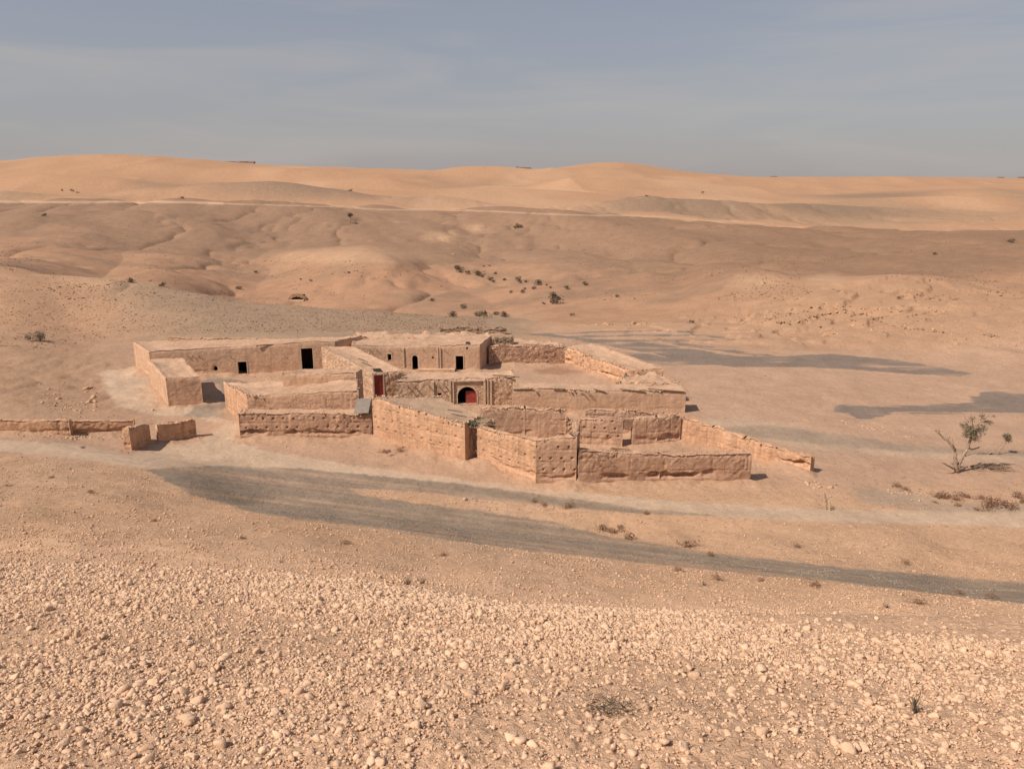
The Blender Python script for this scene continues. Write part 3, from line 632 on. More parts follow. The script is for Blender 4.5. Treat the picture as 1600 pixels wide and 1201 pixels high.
def reveal(p0, p1, o, depth, frame, name, parent, mat, frame_w=.12):
    """jambs, head and sill of an opening plus a thin plaster surround"""
    x0, y0, _ = p0; x1, y1, _ = p1; L = math.hypot(x1-x0, y1-y0); dx, dy = (x1-x0)/L, (y1-y0)/L; nx, ny = dy, -dx
    s0, s1, z0, z1 = o[:4]; pts = [(s0, z0)]
    if len(o) > 4 and o[4]:
        rr = (s1-s0)/2
        for k in range(0, 13):
            t = math.pi*k/12; pts.append(((s0+s1)/2-rr*math.cos(t), z1-rr+rr*math.sin(t)))
    else: pts += [(s0, z1), (s1, z1)]
    pts.append((s1, z0)); mb = MB(); V_ = []; F_ = []
    cs, cz = (s0+s1)/2, (z0+z1)/2; pr = .03 if frame else 0.0
    for (s, z) in pts:
        es = s+math.copysign(frame_w, s-cs)*(1 if abs(s-cs) > 1e-6 else 0); ez = z+(frame_w if z > cz else 0)
        for (ss, zz, off) in ((s, z, -depth), (s, z, pr), (es, ez, pr), (es, ez, -.06)):
            V_.append((x0+dx*ss+nx*off, y0+dy*ss+ny*off, zz))
    m_ = 4 if frame else 2; 
    for i in range(len(pts)-1):
        for k in range(m_-1): F_.append((i*4+k, i*4+k+1, (i+1)*4+k+1, (i+1)*4+k))
    F_.append((0, 1, (len(pts)-1)*4+1, (len(pts)-1)*4))
    mb.add(V_, F_); return mb.build(name, mat, parent)
def room(p0, p1, o, depth, root):  # dark box added behind an opening, painting its inner shade
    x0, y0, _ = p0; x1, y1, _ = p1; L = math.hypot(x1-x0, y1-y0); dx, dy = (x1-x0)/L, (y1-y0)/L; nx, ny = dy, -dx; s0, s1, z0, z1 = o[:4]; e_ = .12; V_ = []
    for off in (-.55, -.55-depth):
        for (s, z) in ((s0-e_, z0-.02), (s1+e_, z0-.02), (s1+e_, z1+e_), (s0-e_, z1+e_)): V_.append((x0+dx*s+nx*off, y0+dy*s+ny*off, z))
    mb = MB(); mb.add(V_, [(0, 1, 5, 4), (1, 2, 6, 5), (2, 3, 7, 6), (3, 0, 4, 7), (4, 5, 6, 7)]); return mb.build('opening_shade_box', M['shade_black'], root)
def at_side(p0, p1, s, z, off=0):
    L = math.hypot(p1[0]-p0[0], p1[1]-p0[1]); dx, dy = (p1[0]-p0[0])/L, (p1[1]-p0[1])/L
    return Vector((p0[0]+dx*s+dy*off, p0[1]+dy*s-dx*off, z))
def px_open(p0, p1, u0, u1, v0, v1, arch=False, zmin=None):
    L = math.hypot(p1[0]-p0[0], p1[1]-p0[1]); vm = (v0+v1)/2
    s0 = side_u(p0, p1, u0, vm)*L; s1 = side_u(p0, p1, u1, vm)*L; sm = (s0+s1)/2; y = p0[1]+(p1[1]-p0[1])*sm/L
    z1 = HC-y*float(T(v0)); z0 = HC-y*float(T(v1))
    if zmin is not None: z0 = max(z0, zmin)
    return (s0, s1, z0, z1, arch)
SEED = [0]; SEGS = []
def roof_grid(c, amp, par, res=.22, dip=.12):
    P = [np.array(q, float) for q in c]; La = max(np.linalg.norm(P[1][:2]-P[0][:2]), np.linalg.norm(P[2][:2]-P[3][:2])); Lb = max(np.linalg.norm(P[3][:2]-P[0][:2]), np.linalg.norm(P[2][:2]-P[1][:2]))
    na, nb = max(int(La/res), 3), max(int(Lb/res), 3); a, b = np.meshgrid(np.linspace(0, 1, na+1), np.linspace(0, 1, nb+1))
    W = P[0]*((1-a)*(1-b))[..., None]+P[1]*(a*(1-b))[..., None]+P[2]*(a*b)[..., None]+P[3]*((1-a)*b)[..., None]
    ed = np.minimum(np.minimum(a, 1-a)*La, np.minimum(b, 1-b)*Lb); X, Y = W[..., 0], W[..., 1]
    z = W[..., 2]+topn(X, Y, amp)*(1-.6*sst(.2, .6, ed)) - (par+dip*sst(.3, 2, ed))*sst(.25, .5, ed) + .05*fbm(X*1.5, Y*1.5, 0.0, 3)*sst(.1, .5, ed)
    # pull the rim in so that it meets the rounded top of the walls
    cen = (P[0]+P[1]+P[2]+P[3])/4; inset = .085*np.exp(-ed/.1)
    dirx, diry = cen[0]-X, cen[1]-Y; dl = np.hypot(dirx, diry)+1e-6; X = X+dirx/dl*inset; Y = Y+diry/dl*inset
    Vv = np.stack([X, Y, z], -1).reshape(-1, 3); id_ = np.arange(len(Vv)).reshape(a.shape)
    return Vv, np.stack([id_[:-1, :-1], id_[:-1, 1:], id_[1:, 1:], id_[1:, :-1]], -1).reshape(-1, 4)
def join(parts):
    Vs, Fs, n = [], [], 0
    for (v, f) in parts: Vs.append(v); Fs.append(f+n); n += len(v)
    return np.concatenate(Vs), np.concatenate(Fs)
def rubble_on(pts, n, r0, r1, width, seed, name, parent, mat=None, amp=.06):
    """loose stones along a line (x,y,z)"""
    r = np.random.default_rng(seed); P = np.array(pts, float); seg = np.linalg.norm(np.diff(P[:, :2], axis=0), axis=1); cum = np.concatenate([[0], np.cumsum(seg)])
    s = r.uniform(0, cum[-1], n); X = np.interp(s, cum, P[:, 0])+r.normal(0, width, n); Y = np.interp(s, cum, P[:, 1])+r.normal(0, width, n); Zz = np.interp(s, cum, P[:, 2])
    keep = fbm(X*.7+seed, Y*.7, 0.0, 2) > -.15; X, Y, Zz = X[keep], Y[keep], Zz[keep]
    R = np.clip(r.lognormal(math.log((r0+r1)/2), .35, len(X)), r0, r1); Vv, F = stones_mesh(np.stack([X, Y, Zz+topn(X, Y, amp)+R*.1], 1), R, 1, r)
    return tag(link(name, Vv, F, mat or M['rubble'], parent), kind='stuff')
def thin_wall(name, pts, thick, label, mat, st=None, amp=.10, res=.06, cop=0, parent=None, cat='wall', group=None):
    SEED[0] += 1; sd = SEED[0]*7.7; st = st or {}; SEGS.extend(zip(pts[:-1], pts[1:]))
    parts = []
    n = len(pts); P = [Vector((p[0], p[1], 0)) for p in pts]
    offs = []
    for i in range(n):
        d0 = (P[i]-P[i-1]).normalized() if i > 0 else (P[1]-P[0]).normalized(); d1 = (P[i+1]-P[i]).normalized() if i < n-1 else d0
        d = (d0+d1).normalized(); nn = Vector((d.y, -d.x, 0)); k = 1/max(nn.dot(Vector((d0.y, -d0.x, 0))), .5); offs.append(nn*thick*k)
    back = [(pts[i][0]-offs[i].x, pts[i][1]-offs[i].y, pts[i][2]) for i in range(n)]
    for i in range(n-1):
        parts.append(face_grid(pts[i], pts[i+1], st, sd, res, (), amp))
        parts.append(face_grid(back[i+1], back[i], dict(st, holes=0), sd+3, res*2, (), amp))
        parts.append(roof_grid([pts[i], pts[i+1], back[i+1], back[i]], amp, 0, .12, 0))
    parts.append(face_grid(back[0], pts[0], {'rough': .05}, sd+5, res, (), amp)); parts.append(face_grid(pts[-1], back[-1], {'rough': .05}, sd+6, res, (), amp))
    Vv, F = join(parts); o = link(name, Vv, F, mat, parent, smooth=True)
    if parent is None: tag(o, label, cat, group)
    if cop: rubble_on([((a[0]+b[0])/2, (a[1]+b[1])/2, a[2]-.02) for a, b in zip(pts, back)], int(cop*1.6), .045, .14, thick*.28, int(sd), 'coping_stones', o, None, amp)
    return o
def building(name, label, corners, mat, st=None, openings=None, amp=.08, par=.12, res=.07, roofmat=None, mats=None, cop=0, frame=True, cat='building', group=None):
    """corners: front-left, front-right, rear-right, rear-left as (x,y,top)"""
    SEED[0] += 1; sd = SEED[0]*7.7; st = st or {}; root = empty(name, label, cat, group); openings = openings or {}; SEGS.extend([(corners[0], corners[1]), (corners[3], corners[0]), (corners[1], corners[2])])
    root.location = (0, 0, 0); c = corners; parts = []
    for i in range(4):
        p0, p1 = c[i], c[(i+1) % 4]; ops = openings.get(i, [])
        g = face_grid(p0, p1, st if i in (0, 3) else {}, sd+i, res if i in (0, 3) else res*2.2, [o[:5] for o in ops], amp)
        if mats and i in mats: link('stone_wall', g[0], g[1], mats[i], root, smooth=True)
        else: parts.append(g)
        for o in ops:
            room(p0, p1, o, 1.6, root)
            reveal(p0, p1, o, .55, (len(o) > 5 and o[5] != 'hole'), o[5] if len(o) > 5 and o[5] != 'hole' else 'wall_hole', root, M['white'] if len(o) > 5 and o[5] != 'hole' else mat, .10)
    if parts: Vv, F = join(parts); link('wall', Vv, F, mat, root, smooth=True)
    Vv, F = roof_grid(c, amp, par); link('roof', Vv, F, roofmat or M['roof'], root, smooth=True)
    ar = .5*abs(sum(c[i][0]*c[(i+1) % 4][1]-c[(i+1) % 4][0]*c[i][1] for i in range(4))); n_ = int(min(ar*1.6, 160)); r = np.random.default_rng(int(sd)+1)
    a, b_ = r.uniform(.05, .95, n_), r.uniform(.05, .95, n_); C_ = np.array(c, float); W = C_[0]*((1-a)*(1-b_))[:, None]+C_[1]*(a*(1-b_))[:, None]+C_[2]*(a*b_)[:, None]+C_[3]*((1-a)*b_)[:, None]
    k = fbm(W[:, 0]*.6+sd, W[:, 1]*.6, 0.0, 2) > -.05; W = W[k]
    if len(W): W[:, 2] += -par-.10+.4*topn(W[:, 0], W[:, 1], amp); Vv, F = stones_mesh(W, np.clip(r.lognormal(math.log(.06), .4, len(W)), .03, .16), 1, r); tag(link('roof_debris', Vv, F, M['rubble'], root), kind='stuff')
    if cop: rubble_on([(q[0], q[1]+.15, q[2]) for q in (c[3], c[0], c[1], c[2])], int(cop*2.2), .045, .15, .14, int(sd), 'coping_stones', root)
    return root
def beams(root, p0, p1, us, vtop, length=.55, tilt=-.25, rad=.045):
    L = math.hypot(p1[0]-p0[0], p1[1]-p0[1])
    for u in us:
        vt = vtop; s = side_u(p0, p1, u, vt)*L; y = p0[1]+(p1[1]-p0[1])*s/L; z = HC-y*float(T(vt))
        a = at_side(p0, p1, s, z, -.3); b = at_side(p0, p1, s+.22, z+tilt, length); mb = MB(); mb.tube([a, b], [rad, rad*.9], 7); mb.build('beam', M['wood'], root)
def pilaster(root, p0, p1, u, w, ztop, prot=.12, mat=None, zb=-.2, v=600):
    L = math.hypot(p1[0]-p0[0], p1[1]-p0[1]); s = side_u(p0, p1, u, v)*L; c = at_side(p0, p1, s, (ztop+zb)/2, prot/2-.04); mb = MB()
    mb.box(c, (w, prot+.08, ztop-zb), math.atan2(p1[1]-p0[1], p1[0]-p0[0])); return mb.build('pilaster', mat or M['white'], root)

RAM = dict(lift=.85, block=1.7, holes=.95, rough=.035, foot=.28)
# --- west range with two doorways
A = [Bp(238, 592, 549), Bp(526, 579, 532), Cp(566, 525, 3.15), Bp(213, 576, 534)]
ops = [px_open(A[0], A[1], 372, 386, 565, 589, False, .05)+('door_frame',), px_open(A[0], A[1], 471, 489, 544, 579, False, .05)+('door_frame',), px_open(A[0], A[1], 334, 340, 572, 579, True)+('hole',)]
bA = building('mudbrick_building', 'long plain mud building at far left with two black doorways and a round hole', A, M['plaster'], dict(rough=.02, foot=.08, crumb=.05), {0: ops}, amp=.05)
beams(bA, A[0], A[1], (290, 298, 308, 356, 442), 555, .18, -.08, .04)
thin_wall('parapet_wall', [Cp(262, 527, 2.95), Cp(350, 529, 3.0), Cp(478, 530, 3.0)], .5, 'low mud parapet behind the roof of the far left building', M['mud'], amp=.08)
# --- gatehouse block
B = [Bp(264, 637, 593), Bp(318, 632, 588), Cp(286, 559, 2.85), Cp(230, 560, 2.85)]
bB = building('mudbrick_building', 'blocky flat roofed mud building beside the left entrance gap', B, M['plaster'], dict(rough=.03, foot=.05, crumb=.1), {}, amp=.09)
# --- terrace building between the entrance gap and the long lit wall
S = [Cp(386, 619, 3.1), Cp(560, 611, 3.55), Cp(560, 593, 3.55), Cp(349, 597, 2.55)]
BLOCK = dict(lift=.62, off=.3, block=1.9, rough=.03, foot=.05)
bS = building('mudbrick_building', 'terraced building of large mud blocks above the dark red front wall', S, M['mud_mid'], BLOCK, {}, amp=.07, mats={3: M['mud']}, cop=40)
S1 = [Bp(376, 686, 646), Bp(582, 684, 648), Cp(582, 639, 2.05), Cp(386, 639, 2.05)]
b = building('earth_terrace', 'dark reddish rammed earth terrace wall with eroded foot left of the long lit wall', S1, M['mud_red'], dict(lift=.72, block=1.25, holes=.8, hole_row=.72, rough=.045, foot=.5, crumb=.9), {}, amp=.06, cop=60, cat='wall')
S3 = [Cp(441, 584, 3.95), Cp(556, 583, 4.0), Cp(566, 577, 3.5), Cp(470, 576, 3.5)]
building('mudbrick_room', 'smooth walled low room rising behind the block terrace', S3, M['plaster'], dict(rough=.02, foot=0), {}, amp=.09, cat='building')
# --- diagonal range with the red door
E = [Cp(582, 583, 2.75), Cp(632, 579, 2.75), Cp(552, 541, 3.1), Cp(502, 541, 3.1)]
o = px_open(E[0], E[1], 585, 599, 586, 619)+('door_frame',)
bE = building('stone_building', 'long stone sided range running back diagonally with a red door in its end', E, M['stone'], dict(rough=.07, foot=.05, crumb=1.), {0: [o]}, amp=.025, cop=30)
def leaf(root, p0, p1, o, mat, name='door', rec=.10, frac=(0, 1), zf=1.0):
    s0 = o[0]+(o[1]-o[0])*frac[0]; s1 = o[0]+(o[1]-o[0])*frac[1]; z0, z1 = o[2], o[2]+(o[3]-o[2])*zf; mb = MB(); rz = math.atan2(p1[1]-p0[1], p1[0]-p0[0])
    mb.box(at_side(p0, p1, (s0+s1)/2, (z0+z1)/2, -rec), (s1-s0-.02, .05, z1-z0-.02), rz)
    n_ = 4
    for k in range(n_+1): mb.box(at_side(p0, p1, s0+.04+(s1-s0-.08)*k/n_, (z0+z1)/2, -rec+.032), (.035, .025, z1-z0-.05), rz)
    for zz in (z0+.08, (z0+z1)/2, z1-.08): mb.box(at_side(p0, p1, (s0+s1)/2, zz, -rec+.036), (s1-s0-.05, .03, .07), rz)
    return mb.build(name, mat, root)
d = leaf(bE, E[0], E[1], o, M['red_door'])
d['label'] = 'faded red metal door'
# --- gate range
Gt = [Cp(618, 596, 2.45), Bp(806, 633, 589), Cp(800, 580, 2.65), Cp(640, 582, 2.4)]
og = px_open(Gt[0], Gt[1], 715, 745, 604, 631, True)+('gate_arch',)
ow = px_open(Gt[0], Gt[1], 684, 690, 614, 618)+('hole',)
bG = building('gate_building', 'stone gate building with a large round arch and half open red door', Gt, M['stone'], dict(rough=.06, foot=.05), {0: [og, ow]}, amp=.08, cop=60)
d = leaf(bG, Gt[0], Gt[1], og, M['red_door'], 'gate_door', .25, (.42, 1.0), .72)
hG = 2.5
for (u, w) in ((676, .22), (703, .18), (708, .12), (757, .18), (762, .10), (767, .16)): pilaster(bG, Gt[0], Gt[1], u, w, hG-.15 if u < 700 else hG-.05, .14)
mb = MB(); L_ = math.hypot(Gt[1][0]-Gt[0][0], Gt[1][1]-Gt[0][1]); s0 = side_u(Gt[0], Gt[1], 706, 596)*L_; s1 = side_u(Gt[0], Gt[1], 758, 596)*L_
mb.box(at_side(Gt[0], Gt[1], (s0+s1)/2, hG-.1, .06), (s1-s0, .2, .12), math.atan2(Gt[1][1]-Gt[0][1], Gt[1][0]-Gt[0][0])); mb.build('lintel', M['white'], bG)
beams(bG, Gt[0], Gt[1], (634, 644, 668, 683, 693), 600, .42, -.25, .05)
# --- rear court building
Lb = [Cp(548, 540, 2.85), Bp(750, 580, 539), Cp(768, 524, 2.9), Cp(552, 522, 2.95)]
ops = [px_open(Lb[0], Lb[1], 605.5, 611.5, 553, 563)+('window_frame',), px_open(Lb[0], Lb[1], 644, 653, 555, 579, True, .1)+('door_frame',), px_open(Lb[0], Lb[1], 675, 678, 557, 560)+('hole',), px_open(Lb[0], Lb[1], 712, 724, 556, 579, False, .1)+('door_frame',), px_open(Lb[0], Lb[1], 728.5, 731, 542, 546)+('hole',)]
bL = building('mudbrick_building', 'plastered rear court building with arched doorway, square doorway and small window', Lb, M['plaster'], dict(rough=.015, foot=.03, crumb=.05), {0: ops}, amp=.06)
for (u, w) in ((632, .18), (685, .14), (689, .14)): pilaster(bL, Lb[0], Lb[1], u, w, 2.6, .12)
beams(bL, Lb[0], Lb[1], (575, 586, 606, 624, 659, 677, 692), 545, .22, -.14, .035)
mb = MB(); L_ = math.hypot(Lb[1][0]-Lb[0][0], Lb[1][1]-Lb[0][1]); s0 = side_u(Lb[0], Lb[1], 655, 578)*L_; s1 = side_u(Lb[0], Lb[1], 711, 578)*L_
mb.box(at_side(Lb[0], Lb[1], (s0+s1)/2, .12, .35), (s1-s0, .7, .5), math.atan2(Lb[1][1]-Lb[0][1], Lb[1][0]-Lb[0][0])); mb.build('bench', M['plaster'], bL)
# --- rear ranges
building('ruined_building', 'low crumbling roofs behind the rear court building', [Cp(560, 530, 2.7), Cp(770, 530, 2.6), Cp(760, 520, 2.5), Cp(556, 519, 2.7)], M['mud'], {}, {}, amp=.22, cop=120)
K0, K1 = Bp(764, 571, 541), Bp(882, 568, 541)
thin_wall('stone_wall', [K0, K1], .6, 'reddish rubble wall closing the back of the wide court', M['stone_red'], dict(rough=.07, foot=.05), .08, cop=60)
building('ruined_building', 'low flat ruined range behind the reddish court wall', [(K0[0]-.5, 84.2, 2.05), (K1[0]+.3, 84.2, 2.0), Cp(862, 531, 2.2), Cp(742, 525, 2.3)], M['mud'], {}, {}, amp=.12, cop=40)
thin_wall('stone_wall', [Cp(773, 528, 2.75), Cp(803, 527, 2.75)], .9, 'small dark block of dry stone on the rear roofs', M['stone_dark'], dict(rough=.08), .08, cop=20)
thin_wall('stone_wall', [Bp(688, 523, 514), Bp(792, 523, 514)], .7, 'low dark stone wall farthest behind the ruins', M['stone_dark'], dict(rough=.10), .16, cop=60)
# --- right side of the wide court
J = [(K1[0], K1[1]-.1, 2.0), Cp(985, 578, 1.65), Cp(1037, 574, 1.85), Cp(921, 536, 2.2)]
building('ruined_building', 'long lit ruined range along the right side of the wide court', J, M['mud'], dict(rough=.12, foot=.3, holes=.45, hole_row=1.35), {}, amp=.12, cop=60)
building('ruined_building', 'collapsed low roofs at the right end of the wide court', [Cp(962, 598, 1.7), Cp(1062, 600, 1.75), Cp(1037, 585, 1.4), Cp(978, 583, 1.2)], M['mud'], dict(rough=.1), {}, amp=.28, cop=90)
H = [Cp(800, 607, 2.35), Bp(1070, 646, 611), Cp(1067, 601, 2.15), Cp(802, 598, 2.3)]
bH = building('mudbrick_building', 'long smooth mud wall range in front of the wide court', H, M['plaster'], dict(rough=.02, foot=.04, crumb=.1), {}, amp=.05, cop=80)
beams(bH, H[0], H[1], (909, 916, 919), 612, .28, -.2, .045)
for (ua, ub) in ((800, 834), (865, 883), (928, 946), (969, 1008), (1012, 1070)):
    L_ = math.hypot(H[1][0]-H[0][0], H[1][1]-H[0][1]); a = side_u(H[0], H[1], ua, 610)*L_; b_ = side_u(H[0], H[1], ub, 610)*L_; mb = MB(); mb.tube([at_side(H[0], H[1], max(a, .1), H[0][2]-.06, .03), at_side(H[0], H[1], min(b_, L_-.05), (H[0][2] if ub < 900 else H[1][2])-.04, .05)], [.05, .05], 6); mb.build('eave_pole', M['wood'], bH)
# --- lit wing in front with the long left wall
Mq = [Bp(584, 685, 621), Bp(727, 723, 663), Cp(753, 648, 3.0), Cp(690, 621, 3.2)]
bM = building('mudbrick_building', 'earth roofed wing with the long lit front wall and rows of small holes', Mq, M['mud'], dict(lift=.9, block=60, holes=.9, hole_row=.8, rough=.03, foot=.22), {}, amp=.07, cop=90, roofmat=M['roof_grey'])
N0, N1 = Bp(746, 722, 667), Bp(837, 756, 689)
w = thin_wall('mud_wall', [N0, N1], .55, 'lit mud wall between the narrow gap and the front corner', M['mud'], dict(lift=.9, block=60, holes=.9, hole_row=.8, rough=.03, foot=.15), .06, cop=30)
O0, O1 = N1, Bp(900, 756, 682)
thin_wall('mud_wall', [O0, O1, (O1[0]+.6, O1[1]+4.5, O1[2]-.5)], .55, 'tall front corner wall with rows of square holes', M['mud_mid'], dict(lift=.85, block=3.4, holes=.72, hole_row=.8, rough=.035, foot=.25), .09, cop=70)
thin_wall('mud_wall', [Bp(903, 757, 704), Bp(1030, 754, 711), Bp(1172, 753, 709)], .7, 'long low front wall with crumbled top and undercut foot', M['mud_red'], dict(lift=1.0, block=2.2, rough=.045, foot=.5, crumb=.9), .07, cop=50)
# inner walls of the front court
thin_wall('mud_wall', [Cp(751, 637, 2.6), Cp(820, 638, 2.6), Cp(885, 641, 2.5)], .5, 'inner mud wall topped with loose stones behind the front corner', M['mud_mid'], dict(lift=.9, block=1.8, rough=.04, foot=.1), .12, cop=110)
thin_wall('ruined_wall', [Cp(884, 655, 2.0), Bp(908, 695, 662)], .9, 'broken heap of wall joining the inner mud walls', M['stone_red'], dict(rough=.16, foot=.2), .30, cop=30)
I3, I4, I5 = Bp(906, 695, 654), Bp(972, 698, 655), Bp(988, 697, 655)
wi = thin_wall('mud_wall', [I3, I4], .5, 'inner court wall with square holes left of its small doorway', M['mud_mid'], dict(lift=1.2, block=1.1, holes=.8, hole_row=.6, rough=.04, foot=.12), .10, cop=20)
wj = thin_wall('mud_wall', [I5, Bp(1026, 696, 652), Bp(1062, 692, 651)], .55, 'bulging inner court wall right of its small doorway', M['mud_mid'], dict(lift=1.2, block=1.9, rough=.05, foot=.25), .12, cop=30)
mb = MB(); cxy = Vector(((I4[0]+I5[0])/2, (I4[1]+I5[1])/2+.25, 0)); zt = (I4[2]+I5[2])/2; zl = HC-cxy.y*float(T(666))
mb.box((cxy.x, cxy.y, (zt+zl)/2-.03), (I5[0]-I4[0]+.3, .42, zt-zl), math.atan2(I5[1]-I4[1], I5[0]-I4[0])); mb.build('lintel', M['mud_red'], wi)
thin_wall('mud_wall', [Cp(915, 641, 2.05), Cp(1024, 643, 2.05), Cp(1060, 646, 2.0)], .45, 'second inner mud wall just behind the small doorway', M['mud_mid'], dict(lift=.9, block=1.5, rough=.05), .10, cop=40)
thin_wall('mud_wall', [Bp(1062, 691, 652), Bp(1110, 700, 668), Bp(1160, 713, 684), Bp(1210, 726, 699), Bp(1265, 741, 716)], .55, 'long lit wall running down to the right end of the ruins', M['mud'], dict(lift=2.2, block=2.6, rough=.05, foot=.42), .12, cop=50)
# left stubs and roadside wall
thin_wall('mud_wall', [Bp(-70, 672, 657), Bp(0, 676, 657.5), Bp(111, 681, 658)], .5, 'low roadside mud wall at the left edge, nearer length', M['mud'], dict(lift=3, block=1.4, rough=.05, foot=.25), .06)
thin_wall('mud_wall', [Bp(114, 677, 659), Bp(212, 678, 657)], .5, 'low smooth roadside wall behind the first stub', M['mud'], dict(rough=.04, foot=.25), .05)
STUB = dict(rough=.05, foot=.2, lift=2.5, block=2)
thin_wall('mud_wall', [Bp(206, 705, 669), Bp(237, 694, 662)], .55, 'smaller freestanding stub of wall with shaded face by the track', M['mud'], STUB, .08, cop=18)
thin_wall('mud_wall', [Bp(249, 694, 665), Bp(308, 683, 654)], .5, 'longer freestanding stub of wall with shaded face by the track', M['mud'], STUB, .06, cop=24)
# metal sheet, stair-like, between terrace and lit wing
p = Cp(569, 622, 2.95); q_ = Cp(569, 645, 2.2); mb = MB(); nW = 24; wd = 1.15; V_ = []; F_ = []
for i in range(nW+1):
    x = p[0]-wd/2+wd*i/nW; w_ = .004*math.sin(i*1.57)
    V_ += [(x, q_[1]+.05, q_[2]+w_), (x, p[1], p[2]+w_), (x, q_[1]+.05, q_[2]+w_-.03), (x, p[1], p[2]+w_-.03)]
for i in range(nW):
    a, b_ = i*4, i*4+4; F_ += [(a, b_, b_+1, a+1), (a+2, a+3, b_+3, b_+2), (a, a+2, b_+2, b_), (a+1, b_+1, b_+3, a+3)]
mb.add(V_, F_); tag(mb.build('metal_sheet', M['metal']), 'grey corrugated metal sheet leaning beside the block terrace', 'metal sheet')
ga = Vector((Mq[1][0]+.05, Mq[1][1]+.55, 0)); gb = Vector((N0[0]-.05, N0[1]+.45, 0)); back_d = Vector((.35, 1, 0)).normalized()
mb = MB(); cc = (ga+gb)/2+back_d*.9
mb.box((cc.x+.1, cc.y, 2.62), (1.5, 2.1, .14), -.35); o = mb.build('gap_shade_roof', M['roof_grey']); tag(o, 'earth covered roof slab added over the narrow gap to darken it', 'roof')  # slab and the wall behind it are added to darken the gap
cb = cc+back_d*1.1; mb = MB(); mb.box((cb.x+.1, cb.y, 1.15), (1.9, .4, 2.9), -.35); o = mb.build('mud_wall', M['mud_mid']); tag(o, 'short mud wall added at the back of the narrow gap to darken it', 'wall')
# debris in the narrow gap: reeds, branches, green cloth
g0 = Vector(((Mq[1][0]+N0[0])/2, (Mq[1][1]+N0[1])/2, 0)); r = np.random.default_rng(5)
mb = MB()
for k in range(34):
    a = Vector((g0.x+r.uniform(-.9, 1.1), g0.y+r.uniform(.2, 1.8), r.uniform(2.65, 3.0))); an = r.uniform(-.5, .9); L_ = r.uniform(.5, 1.3); b_ = a+Vector((math.cos(an)*L_, math.sin(an)*L_*.6, r.uniform(-.35, .1))); mb.tube([a, b_], [.028, .02], 5)
tag(mb.build('branch_heap', M['reed']), 'collapsed roof of reeds and branches over the narrow gap', 'branches')
mb = MB(); nn = 10; V_ = []; F_ = []
for i in range(nn+1):
    for j in range(nn+1):
        x = g0.x-.2+.75*i/nn; y = g0.y+.2+.6*j/nn; V_.append((x, y, 2.90-.22*(i/nn-.3)+.10*math.sin(i*1.9+j)+.06*math.sin(j*2.3)-.3*max(0, .3-j/nn)))
for i in range(nn):
    for j in range(nn): a = i*(nn+1)+j; F_.append((a, a+nn+1, a+nn+2, a+1))
mb.add(V_, F_); tag(mb.build('cloth', M['tarp']), 'crumpled dark green cloth on the reeds over the narrow gap', 'cloth')
mb = MB()
for k in range(16):
    a = Vector((g0.x+r.uniform(-.1, .45), g0.y+r.uniform(.3, 1.2), r.uniform(.7, 2.9))); L_ = r.uniform(.5, 1.1); b_ = a+Vector((r.uniform(.0, .5), r.uniform(-.1, .2), -L_)); mb.tube([a, b_], [.05, .035], 6)
tag(mb.build('branch_heap', M['bark']), 'fallen poles hanging down inside the narrow gap', 'branches')

# rubble at the feet of the walls
P_, R_ = [], []
r = np.random.default_rng(41)
def foot(u0, v0, u1, v1, n, spread=.5, rad=.06):
    a = G(u0, v0, 25); b_ = G(u1, v1, 25)
    for _ in range(n):
        t = r.uniform(); x = a[0]+(b_[0]-a[0])*t+r.normal(0, spread*.6); y = a[1]+(b_[1]-a[1])*t-abs(r.normal(0, spread)); P_.append((x, y, float(tz(x, y)))); R_.append(min(rad*r.lognormal(0, .45), rad*2.6))
foot(370, 687, 580, 686, 170, .5, .06); foot(440, 693, 520, 697, 50, .4, .08); foot(840, 758, 1172, 755, 200, .35, .05); foot(1150, 714, 1266, 744, 110, .4, .08); foot(1255, 748, 1290, 762, 18, .6, .13)
foot(586, 690, 725, 724, 90, .4, .045); foot(750, 726, 835, 756, 60, .35, .04); foot(0, 678, 110, 682, 70, .3, .09); foot(112, 680, 200, 682, 120, .4, .10); foot(880, 668, 912, 690, 30, .4, .12)
foot(960, 606, 1062, 608, 60, .8, .10); foot(250, 695, 305, 688, 25, .2, .06); foot(1300, 652, 1400, 675, 50, .8, .09); foot(1350, 656, 1450, 690, 30, .5, .07)
foot(1390, 765, 1440, 770, 30, .8, .10); foot(396, 592, 470, 583, 60, .5, .09); foot(240, 640, 262, 640, 20, .5, .1); foot(560, 700, 640, 715, 20, .8, .08); foot(80, 615, 150, 640, 70, 1.2, .12); foot(0, 638, 150, 628, 50, 1.2, .06)
field('rubble', np.array(P_), np.array(R_), 1, M['rubble'], 'fallen stones and clods along the feet of the mud walls', 8)
